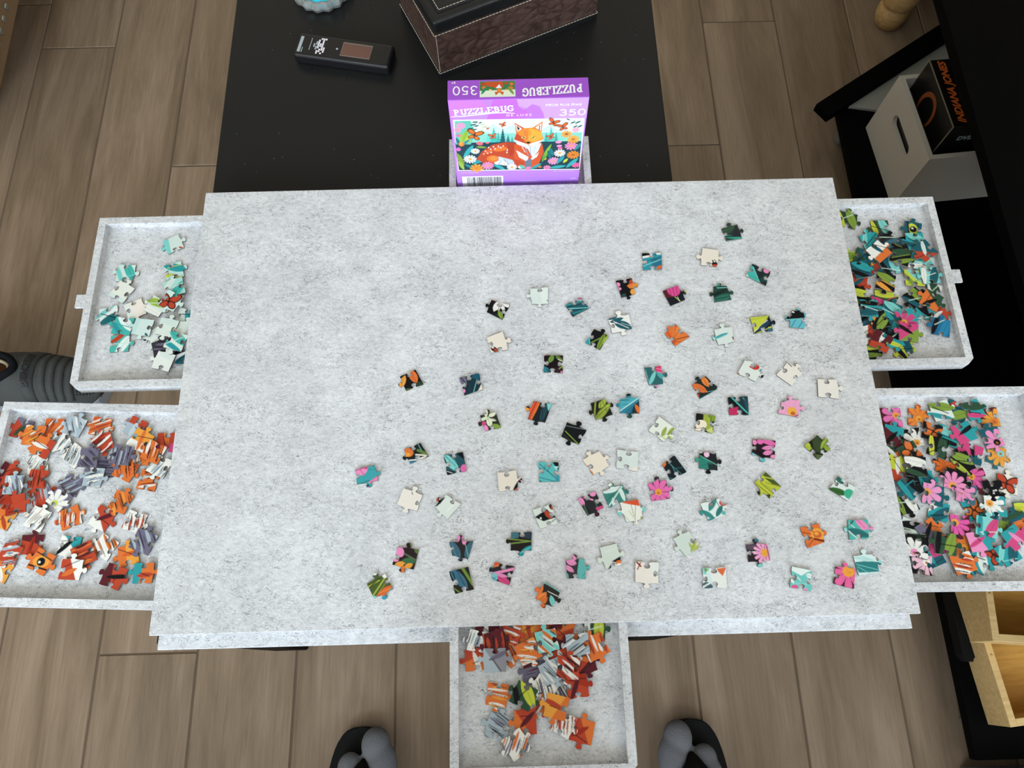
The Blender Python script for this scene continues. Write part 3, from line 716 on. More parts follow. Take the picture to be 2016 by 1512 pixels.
# ------------------------------------------------------------------ pieces heaped in the sorting trays
# tray | tray phrase | pieces: cx cy angle style colours
HEAPS = [
('LT', 'in the mint tray', '''755 375 -18 plain #cfe0d8 t r;400 590 12 leaf #cfe3dc #45b3aa t;760 575 -12 leaf #bfe0da T Y;375 735 24 plain #e3e6dd #d3e3db c
765 712 -16 leaf #a9d8cf #45b3aa m;742 800 35 butterfly #cfe3dc r k;470 860 -14 plain #ece4da #dfe6df m;640 840 28 leaf #dbe6dc #9ab84a w;275 905 -22 leaf #e3eae6 #1f6a70 t
385 990 4 leaf #45b3aa #e3eeea T;545 1010 16 plain #d0e3df #bfdcd8 D;355 1115 -10 leaf #4fb5aa #dff0ec r;720 1005 22 plain #dbe6dc #cfe0d8 r;845 930 6 leaf #d3e3db T m
610 1070 -28 plain #dfe8e2 m k;835 1035 14 plain #dbe6dc t m;690 1165 -18 fur #3a3a45 v k;800 1110 20 leaf #dbe6dc #45b3aa T;690 1238 4 plain #e3e9e2 m w;828 1185 -14 leaf #e3eae6 D k'''),
('LB', 'in the orange fur tray', '''130 400 8 mix r v G;185 452 2 fur o O w;310 380 12 fur #d9622f o w;335 480 -20 fur w b k;435 385 14 fur b #c5d2d8 w;570 400 8 fur o w r;585 500 -12 fur r #8a2a1f w
775 415 20 mix b r #c5d2d8;250 535 30 mix o r w;215 612 -8 fur w #d5dce0 k;430 570 30 fur w k b;505 585 14 fur v k #4a4a5c;640 605 -6 fur v #4a4a5c k;535 695 10 fur b w k
800 480 20 mix O w o;795 570 -20 fur o w k;905 555 14 fur o k w;715 640 24 fur o k r;925 520 -14 mix r P o;845 712 16 fur o #8a3a1f w;215 705 6 fur r #8a2a1f k;225 790 -18 fur r b v
390 755 12 fur v b k;350 805 40 flower v w Y;690 600 10 fur v b k;10 690 30 mix r M r;60 745 -8 fur b v w;30 805 14 fur r #8a2a1f M;95 860 -12 mix r #a5321f r;20 925 22 mix O o r
215 935 18 fur w k #c9b8a8;395 925 -14 fur o w r;580 930 30 mix r w M;690 838 12 fur o k O;765 950 16 fur w r k;905 610 24 fur w b k;175 1080 -4 mix r M #a5321f;55 1135 14 fur r b w
235 1180 20 eye o O k;390 1090 8 mix w T k;595 1095 18 fur w o k;470 1150 -24 fur r o M;420 1215 14 mix r w o;820 1065 20 fur v b k;730 1140 -10 mix O o #d9622f;650 1265 14 mix r M k
820 1245 8 mix o T r;0 1225 10 mix O o w'''),
('RT', 'in the teal leaf tray', '''125 215 14 leaf #2c4030 g Y;400 285 10 leaf #3a4a30 t Y;335 415 -18 leaf #2fa0a5 T t;450 410 20 leaf #2a2f33 u k;540 420 -8 leaf k u Y;665 320 24 eye D Y k;700 430 10 leaf T t D
165 540 -14 leaf Y g k;255 545 20 leaf G D #1f4a50;345 500 -30 mix w o D;370 570 12 flower D r O;460 590 -6 leaf D t k;580 560 26 leaf k G g;680 560 14 leaf t T w;790 490 -20 mix D r m
800 570 20 leaf m t r;225 650 -12 leaf D T k;215 730 18 mix r k D;220 850 -24 leaf k Y g;430 740 24 leaf k g O;435 860 -8 leaf G Y P;690 700 12 leaf Y t g;790 665 -16 leaf t D w
855 830 26 leaf w G D;690 880 -22 leaf k g D;815 870 30 mix o G k;740 950 12 leaf T k t;875 975 -12 mix T r w;885 1110 20 leaf #1f6a95 #2a80a8 k;370 1040 -16 leaf k g O
300 1000 10 leaf T D k;505 990 26 leaf D t T;575 1030 -14 flower T P O;265 1075 8 leaf k u D;485 1110 -20 leaf D T k;400 1215 34 mix M r w;495 1200 -6 leaf T k Y;590 1165 18 mix P g k
295 1180 -12 mix w r m;310 1265 14 leaf k Y g;560 1245 -26 leaf Y D k'''),
('RB', 'in the flower tray', '''145 290 10 flower M #e777b4 O;340 295 24 flower r #e8883a O;500 235 -10 leaf m g T;615 225 16 leaf D g r;700 190 -12 leaf T G P;835 285 8 flower M O o;155 425 20 mix M T k
290 440 -14 flower k w O;450 410 12 butterfly k o k;545 415 28 leaf T t k;640 405 -18 mix T P k;460 500 14 leaf k G Y;845 440 -10 flower D #e890bd k;175 545 16 mix G o w;260 580 -20 butterfly G o k
890 560 12 flower #2a6a70 O t;210 650 -26 mix Y r w;290 640 18 leaf k w G;570 650 14 flower k #e07030 o;645 600 -14 leaf k g y;700 565 22 mix P D k;365 735 -8 leaf T D k;430 840 18 flower D #ea9ac6 O
270 790 -20 leaf D k T;600 745 12 flower k p O;760 735 -12 flower M #de5f9f O;660 830 26 flower u #e890bd O;860 820 8 dots k w k;970 765 16 butterfly c r k;715 920 -24 butterfly T o k
870 915 12 flower T w O;255 900 -6 leaf k w g;470 925 22 leaf T D w;420 1110 -14 mix v o k;630 1060 10 flower M #e35fa8 O;605 1180 -20 flower r #e8803a O;290 1105 24 leaf m k G;345 1215 8 flower k w p
385 1300 -16 mix P D T;405 1370 6 flower k #efc0d0 w;510 1190 18 leaf G g k;775 1165 -10 mix p T P;900 1060 22 leaf T g D;1030 1030 -14 leaf D o G;825 1085 12 leaf t P T;1000 1130 -22 mix P T p
855 1265 14 butterfly T r k;940 1255 -12 leaf T D t;740 1310 28 leaf T m D;690 1370 -24 fur o w r;1075 985 10 leaf D Y o'''),
('BD', 'in the tray between the feet', '''470 205 14 mix M o w;560 305 -10 fur M r k;650 270 18 fur r w o;850 205 -6 mix O o r;455 300 24 fur w b v;380 440 -12 mix o r w;575 420 10 mix #8f8f98 b v;710 400 30 fur o w r
820 400 -18 fur o w O;1050 195 12 mix o M r;1090 270 -14 fur t w o;1185 225 8 mix o #d9622f r;1490 225 16 leaf G Y w;1470 320 -22 fur o w r;1340 330 10 fur b k w;1150 410 20 mix r M w
1370 490 -14 mix r M o;1190 505 14 fur r w M;955 625 4 fur v M k;1120 600 -24 fur b w k;1050 735 30 fur w v k;570 805 -4 fur o w O;855 840 22 leaf G Y k;950 860 -16 fur o w r
1150 795 12 fur w v k;1270 735 -8 mix r #a5321f M;1145 905 6 mix O o r;840 1060 -6 mix r o M;580 1110 18 fur b v k;1175 1030 24 fur w r o;755 1290 -20 fur w v o;1375 1150 14 mix r o #a5321f'''),
]
CN = {'k': 'black', 'T': 'teal', 't': 'aqua', 'D': 'deep teal', 'g': 'olive green', 'y': 'lime', 'Y': 'yellow-green', 'G': 'dark green',
      'o': 'orange', 'O': 'amber', 'r': 'brick red', 'p': 'pink', 'P': 'magenta', 'm': 'pale mint', 'c': 'cream', 'w': 'white', 'M': 'maroon',
      'b': 'pale blue-grey', 'v': 'purple-grey', 'u': 'slate blue'}


def cname(c):
    if c in CN:
        return CN[c]
    h = tuple(int(c[i:i + 2], 16) for i in (1, 3, 5))
    best = min(CN, key=lambda k: sum((a - int(PAL[k][1 + 2 * i:3 + 2 * i], 16)) ** 2 for i, a in enumerate(h)))
    return CN[best]


def style_art(style, cols, rnd):
    """printed picture of a heaped piece in unit coordinates (-1..1, y down)"""
    c0, c1, c2 = cols
    a = []
    U = rnd.uniform
    if style == 'plain':
        a.append('p -1.6,%.2f 1.6,%.2f 1.6,1.6 -1.6,1.6 %s' % (U(.0, .7), U(.0, .9), c1))
        x, y = rnd.choice([(-1.1, -.6), (1.0, .8), (-.9, .9), (1.0, -.8)])
        a.append('s %.2f %.2f %.2f %.2f .22 %s' % (x, y, x * .75, y * .7, c2))
    elif style == 'fur':
        th = U(0, math.pi)
        dx, dy = math.cos(th), math.sin(th)
        n = 11
        bend = U(-.35, .35)
        for i in range(n):
            o = -1.25 + 2.5 * i / (n - 1) + U(-.1, .1)
            L1, L2 = U(.2, 1.4), U(.2, 1.4)
            c = (c1, c0, c2, c1, c0, c1, c2, c0, c1, c2, c1)[(i + int(th * 7)) % 11]
            w = U(.14, .34) if c != 'k' else U(.05, .12)
            q0 = (-dy * o - dx * L1, dx * o - dy * L1)
            q1 = (-dy * (o + bend) + dx * L2, dx * (o + bend) + dy * L2)
            a.append('l %.2f %.2f %.2f %.2f %.2f %s' % (q0[0], q0[1], q1[0], q1[1], w, c))
        for i in range(7):
            o = U(-1.1, 1.1)
            L1, L2 = U(.1, 1), U(.1, 1)
            a.append('s %.2f %.2f %.2f %.2f %.3f #2a1c1c' % (-dy * o - dx * L1, dx * o - dy * L1, -dy * (o + bend) + dx * L2, dx * (o + bend) + dy * L2, U(.03, .07)))
    elif style == 'leaf':
        th = U(0, math.pi)
        for i, (c, o, w) in enumerate(((c1, -.45, .95), (c2, .65, .55))):
            t2 = th + U(-.3, .3)
            dx, dy = math.cos(t2), math.sin(t2)
            px, py = -dy * o, dx * o
            a.append('l %.2f %.2f %.2f %.2f %.2f %s' % (px - dx * 1.4, py - dy * 1.4, px + dx * 1.3, py + dy * 1.3, w, c))
        a.append('s %.2f %.2f %.2f %.2f .09 %s' % (U(-1.2, -.6), U(-1, 1), U(.6, 1.2), U(-1, 1), rnd.choice(['k', c2, '#cfe3d0'])))
    elif style == 'flower':
        x, y = rnd.choice([(-.5, -.3), (.4, .5), (-.4, .5), (.5, -.2), (0, .1)])
        a.append('f %.2f %.2f 1.45 %d %.2f %s' % (x, y, rnd.choice([8, 9, 10, 11]), U(0, 3), c1))
        a.append('e %.2f %.2f .36 .34 %s' % (x, y, c2))
        a.append('e %.2f %.2f .14 .12 #a8642a' % (x, y + .06))
    elif style == 'mix':
        th = U(0, 6.28)
        dx, dy = math.cos(th), math.sin(th)
        a.append('p %.2f,%.2f %.2f,%.2f %.2f,%.2f %.2f,%.2f %s' % (-dy * 2 + dx * .1, dx * 2 + dy * .1, -dy * 2 + dx * 2, dx * 2 + dy * 2, dy * 2 + dx * 2, -dx * 2 + dy * 2, dy * 2 + dx * .3, -dx * 2 + dy * .3, c1))
        a.append('l %.2f %.2f %.2f %.2f .45 %s' % (-dx * 1.3 + U(-.4, .4), -dy * 1.3, dx * .6, dy * .6 + U(-.5, .5), c2))
        a.append('s %.2f %.2f %.2f %.2f .07 #2a1c1c' % (U(-1.2, 0), U(-1, 1), U(0, 1.2), U(-1, 1)))
    elif style == 'butterfly':
        a.append('b %.2f %.2f 2.1 %.0f %s' % (U(-.2, .3), U(-.3, .2), U(-50, 50), c1))
    elif style == 'eye':
        a.append('e 0 0 .8 .55 -20 %s' % c1)
        a.append('e 0 0 .4 .4 k')
        a.append('e .12 -.1 .12 .12 w')
        a.append('s -1 -.4 .9 -.7 .16 k')
        a.append('s -1 .5 .9 .6 .1 %s' % c2)
    elif style == 'dots':
        for _ in range(22):
            a.append('e %.2f %.2f .1 .08 %s' % (U(-1.2, 1.2), U(-1.2, 1.2), c1))
    return a


STN = {'plain': 'nearly plain', 'fur': 'fur-streaked', 'leaf': 'leaf-patterned', 'flower': 'petal-patterned', 'mix': 'colour-patched', 'butterfly': 'butterfly-wing',
       'eye': 'eye-marked', 'dots': 'spotted'}
# ================================================================== the room
fl = box('floor', (-1.9, -2.3, -0.03), (1.9, 2.2, -0.0014), M['grout'])
tag(fl, 'brown wood-look plank floor with dark joints', 'floor', kind='structure')
PW, PX0 = 0.1495, -0.648
JOINT = {-4: 0.3, -3: 0.15, -2: 0.908, -1: 0.22, 0: 0.616, 1: 0.2, 2: 0.1, 3: 0.25, 4: 0.15, 5: 0.25, 6: 0.636, 7: 0.937, 8: 0.35, 9: 0.55, 10: 0.2}
plank_cache = {}
rnd = random.Random(4)
for k in range(-8, 17):
    x0 = PX0 + k * PW
    j = JOINT.get(k, rnd.uniform(-0.4, 0.5))
    ys = [j + q * 0.875 for q in range(-4, 5)]
    for a, b in zip(ys[:-1], ys[1:]):
        if b < -2.1 or a > 2.1:
            continue
        if 'p' not in plank_cache:
            bm = bmesh.new()
            add_box(bm, (0.0013, 0.0013, -0.008), (PW - 0.0013, 0.8737, 0.0), 0.0011, 1)
            me = bpy.data.meshes.new('plank')
            bmesh.ops.recalc_face_normals(bm, faces=bm.faces)
            bm.to_mesh(me)
            bm.free()
            me.materials.append(M['floor'])
            plank_cache['p'] = me
        o = link('plank', plank_cache['p'], None, fl, (x0, a, 0.0))
box('wall_west', (-1.96, -2.3, -0.03), (-1.9, 2.2, 2.5), M['wall'])
box('wall_east', (1.9, -2.3, -0.03), (1.96, 2.2, 2.5), M['wall'])
box('wall_north', (-1.96, 2.2, -0.03), (1.96, 2.26, 2.5), M['wall'])
box('ceiling', (-1.96, -2.42, 2.5), (1.96, 2.26, 2.56), M['ceil'])
bm = bmesh.new()
for lo, hi in (((-1.96, -2.42, -0.03), (1.96, -2.3, 0.55)), ((-1.96, -2.42, 2.35), (1.96, -2.3, 2.5)), ((-1.96, -2.42, 0.55), (-1.95, -2.3, 2.35)),
               ((-0.35, -2.42, 0.55), (0.35, -2.3, 2.35)), ((1.95, -2.42, 0.55), (1.96, -2.3, 2.35))):
    add_box(bm, lo, hi)
from_bm('wall_south', bm, M['wall'])
for n, xc in ((1, -1.15), (2, 1.15)):
    w = empty('window_%d' % n, (xc, -2.36, 0.55))
    tag(w, kind='structure')
    bm = bmesh.new()
    for lo, hi in (((-.8, -.03, 0), (.8, .03, .05)), ((-.8, -.03, 1.75), (.8, .03, 1.8)), ((-.8, -.03, 0), (-.75, .03, 1.8)), ((.75, -.03, 0), (.8, .03, 1.8)), ((-.02, -.03, 0), (.02, .03, 1.8))):
        add_box(bm, lo, hi)
    from_bm('window_frame', bm, M['frame'], w)
    for s in (-1, 1):
        box('pane', (min(s * .02, s * .75), -.003, .05), (max(s * .02, s * .75), .003, 1.75), M['glass'], w)
for o in list(COL.objects):
    if o.name.startswith(('wall_', 'ceiling')) and o.type == 'MESH':
        o['kind'] = 'structure'

# ================================================================== coffee table
TZ = 0.405
tb = empty('coffee_table', (-0.096, 0.1885, 0))
tag(tb, 'black coffee table with a dusty top under the felt board', 'table')
box('table_top', (-0.289, -0.45, TZ - 0.045), (0.289, 0.45, TZ), M['table'], tb, 0.0015)
for sx in (-1, 1):
    for sy in (-1, 1):
        x, y = sx * 0.2615, sy * 0.4240
        box('leg', (x - 0.0255, y - 0.0255, 0.0), (x + 0.0255, y + 0.0255, TZ - 0.045), M['black'], tb, 0.003)

# ================================================================== felt board and its sorting trays
BT, BB = ZB, ZB - 0.0055
bd = empty('puzzle_board', (0, 0, TZ))
tag(bd, 'large light grey felt jigsaw board lying on the coffee table', 'board')


def felt_box(name, lo, hi, parent, bev=0.0008):
    lo = (lo[0], lo[1], lo[2] - TZ)
    hi = (hi[0], hi[1], hi[2] - TZ)
    return box(name, lo, hi, FELT, parent, bev)


felt_box('top_panel', (-0.380, -0.2545, BB), (0.380, 0.2545, BT), bd)
felt_box('base_panel', (-0.379, -0.2675, TZ + 0.0003), (0.379, 0.262, TZ + 0.0095), bd)
for x0, x1 in ((-0.376, -0.094), (0.099, 0.376)):
    felt_box('front_wall', (x0, -0.2525, TZ + 0.0095), (x1, -0.2465, BB), bd, 0)
    felt_box('back_wall', (x0, 0.2465, TZ + 0.0095), (x1, 0.2525, BB), bd, 0)
for x in (-0.088, 0.095):
    for a, b in ((-0.245, -0.02), (0.02, 0.245)):
        felt_box('divider', (x + (-.0055 if x < 0 else -.0005), a, TZ + 0.0095), (x + (-.0005 if x < 0 else .0045), b, BB), bd, 0)
for x in (-0.150, 0.150):
    felt_box('divider', (x - .02, -0.0065, TZ + 0.0095), (x + .02, -0.0015, BB), bd, 0)
DZ0, DZ1, DF = TZ + 0.0098, BB - 0.0004, TZ + 0.0145


def drawer(label, x0, x1, y0, y1, side, rz=0.0, tab=0.0, rim=0.0085):
    cx, cy = (x0 + x1) / 2, (y0 + y1) / 2
    e = empty('sorting_tray', (cx, cy, DZ0), rz)
    tag(e, label, 'tray', 'felt sorting trays of the jigsaw board')
    hx, hy = (x1 - x0) / 2, (y1 - y0) / 2
    ch = 0.007

    def ring(ax, ay, c):
        cs = {'W': (1, 0, 0, 0), 'E': (0, 1, 0, 0), 'S': (1, 1, 0, 0), 'N': (0, 0, 0, 0)}[side]   # SW SE NE NW chamfered
        P = []
        for (sx, sy), f in zip(((-1, -1), (1, -1), (1, 1), (-1, 1)), cs):
            q = max(c * f, 0.00003)
            p1 = (sx * ax, sy * (ay - q))
            p2 = (sx * (ax - q), sy * ay)
            P += [p1, p2] if sx * sy > 0 else [p2, p1]
        return P
    bm = bmesh.new()
    eps = 0.00002
    R = []
    for pts, z in ((ring(hx, hy, ch), 0), (ring(hx, hy, ch), DZ1 - DZ0), (ring(hx - rim, hy - rim, eps), DZ1 - DZ0), (ring(hx - rim, hy - rim, eps), 0)):
        R.append([bm.verts.new((p[0] + (eps * i % 3) * .01, p[1], z)) for i, p in enumerate(pts)])
    for a in range(4):
        A, B = R[a], R[(a + 1) % 4]
        for i in range(8):
            bm.faces.new((A[i], A[(i + 1) % 8], B[(i + 1) % 8], B[i]))
    bmesh.ops.remove_doubles(bm, verts=bm.verts, dist=0.00004)
    from_bm('rim', bm, FELT, e)
    box('tray_floor', (-hx + rim, -hy + rim, 0), (hx - rim, hy - rim, DF - DZ0), FELT, e)
    w, L = 0.0085, 0.015
    q = {'W': ((-hx - L, tab - w, .004), (-hx, tab + w, .0075)), 'E': ((hx, tab - w, .004), (hx + L, tab + w, .0075)),
         'S': ((tab - w, -hy - L, .004), (tab + w, -hy, .0075)), 'N': ((tab - w, hy, .004), (tab + w, hy + L, .0075))}[side]
    box('pull_tab', q[0], q[1], FELT, e, 0.0008)
    return e


drawer('grey felt sorting tray holding pale mint pieces beside the grey shoe', -0.506, -0.226, 0.0085, 0.2265, 'W', 0.0, 0.002)
drawer('grey felt sorting tray crowded with orange and white fur pieces', -0.5795, -0.2995, -0.2265, -0.0115, 'W', math.radians(-2.8), 0.0)
drawer('grey felt sorting tray full of teal and green leaf pieces', 0.219, 0.499, 0.0095, 0.2275, 'E', 0.0, 0.005)
drawer('grey felt sorting tray full of pink and orange flower pieces', 0.2715, 0.5515, -0.233, -0.0165, 'E', math.radians(-0.8), 0.0)
drawer('grey felt sorting tray of red-orange pieces between the slippered feet', -0.0855, 0.0900, -0.389, -0.150, 'S', 0.0, 0.0)
drawer('grey felt sorting tray holding the purple puzzle box', -0.0865, 0.0875, 0.090, 0.328, 'N', 0.0, 0.0)

# ================================================================== jigsaw pieces
rnd = random.Random(11)
for line in BOARD.strip().split('\n'):
    fr, cs, tabs, base, art, label = line.split('|')
    z = BT + THICK
    tf = tf_plane(fr, z)
    v = [float(q) for q in cs.split()]
    pts = [tf(v[i], v[i + 1]) for i in (0, 2, 4, 6)]
    cen = np.mean(pts, axis=0)
    sc = 1.0 / FR[fr][2] * np.linalg.norm(un(FR[fr][0] + 101, FR[fr][1] + 150, z) - un(FR[fr][0] + 100, FR[fr][1] + 150, z))
    ol = outline([p - cen for p in pts], tabs.lower(), rnd)
    me = piece_mesh(ol, lambda P: paint(P, base, art_list(art), lambda x, y: tf(x, y) - cen, sc, 0.00045))
    o = link('jigsaw_piece', me, None, None, (cen[0], cen[1], BT + 0.0001))
    tag(o, label.strip() + ' on the felt board', 'puzzle piece', 'jigsaw pieces spread on the felt board')

TRAYZ = DF + 0.0002
PS = 0.0212
BOUND = dict(LT=(-.480, -.36, .032, .203), LB=(-.560, -.36, -.197, -.034), RT=(.36, .475, .033, .203), RB=(.36, .528, -.206, -.042), BD=(-.060, .065, -.362, -.24))
MAXLEV = {}
for fr, phrase, data in HEAPS:
    items = [q.split() for q in data.replace('\n', ';').split(';') if q.strip()]
    placed, made = [], []
    rr = random.Random(len(items) * 7 + 3)
    tf = tf_plane(fr, TRAYZ + 2 * THICK)
    CE = np.array([tf(float(q[0]), float(q[1])) for q in items])
    C0 = CE.copy()
    bx0, bx1, by0, by1 = BOUND[fr]
    for _ in range(60):
        D = CE[:, None] - CE[None]
        L = np.linalg.norm(D, axis=2) + np.eye(len(CE))
        push = np.where(L < 0.0185, (0.0185 - L) * 0.22, 0) * (1 - np.eye(len(CE)))
        CE = CE + (D / L[..., None] * push[..., None]).sum(1) + (C0 - CE) * 0.08
        CE[:, 0] = np.clip(CE[:, 0], bx0, bx1)
        CE[:, 1] = np.clip(CE[:, 1], by0, by1)
    order = sorted(range(len(items)), key=lambda i: (np.linalg.norm(CE[i] * np.array([1 / .38, 1 / .255]), ord=np.inf) > 1.03, i))
    items, CE = [items[i] for i in order], CE[order]
    for ii, it in enumerate(items):
        cx, cy, an, style, c0, c1, c2 = float(it[0]), float(it[1]), float(it[2]), it[3], it[4], it[5], it[6]
        cen = CE[ii]
        a = -math.radians(an + rr.choice([0, 90, 180, 270]) + rr.uniform(-14, 14))
        sx, sy = PS / 2 * rr.uniform(.95, 1.08), PS / 2 * rr.uniform(.92, 1.05)
        rot = np.array([[math.cos(a), -math.sin(a)], [math.sin(a), math.cos(a)]])
        cor = [rot @ np.array(q) for q in ((-sx, sy), (sx, sy), (sx, -sy), (-sx, -sy))]
        tabs = rr.choice(['oioi', 'oioi', 'ioio', 'ooii', 'iioo', 'oiii', 'ioof', 'oiof'])
        ol = outline(cor, tabs, rr)
        wol = ol + cen
        used = {l for (q, l) in placed if np.linalg.norm(q.mean(0) - cen) < 0.036 and (in_poly(wol, q).any() or in_poly(q, wol).any())}
        lev = 0
        while lev in used:
            lev += 1
        placed.append((wol, lev))
        art = style_art(style, (c0, c1, c2), rr)
        irot = rot.T if style in ('plain', 'eye') else np.eye(2)
        me = piece_mesh(ol, lambda P: paint(P @ irot.T if style in ('plain', 'eye') else P, c0, art, lambda x, y: np.array([x * sx, -y * sy]), PS / 2, 0.00045), 0.0007)
        o = link('jigsaw_piece', me, None, None, (cen[0], cen[1], TRAYZ + lev * (THICK + 0.00005)))
        n = [cname(c0)]
        for c in (c1, c2):
            if cname(c) not in n: n.append(cname(c))
        desc = ' '.join([', '.join(n), STN[style], 'piece ' + phrase])
        tag(o, desc, 'puzzle piece', 'jigsaw pieces ' + phrase)
        made.append((o, cen, '%s %s' % (n[0], STN[style])))
        if lev > MAXLEV.get(fr, 0): MAXLEV[fr] = lev

    # look-alikes are told apart by the piece they lie beside
    labs = [q[0]['label'] for q in made]
    seen = set(labs)
    for i, (o, cen, nm) in enumerate(made):
        if labs.count(labs[i]) > 1:
            near = sorted((np.linalg.norm(cen - q[1]), q[2]) for q in made if q[0] is not o and q[2] != nm)
            for _, w in near:
                cand = labs[i].split(' in the ')[0] + ' beside the ' + w + ' one'
                if cand not in seen:
                    o['label'] = cand
                    seen.add(cand)
                    break

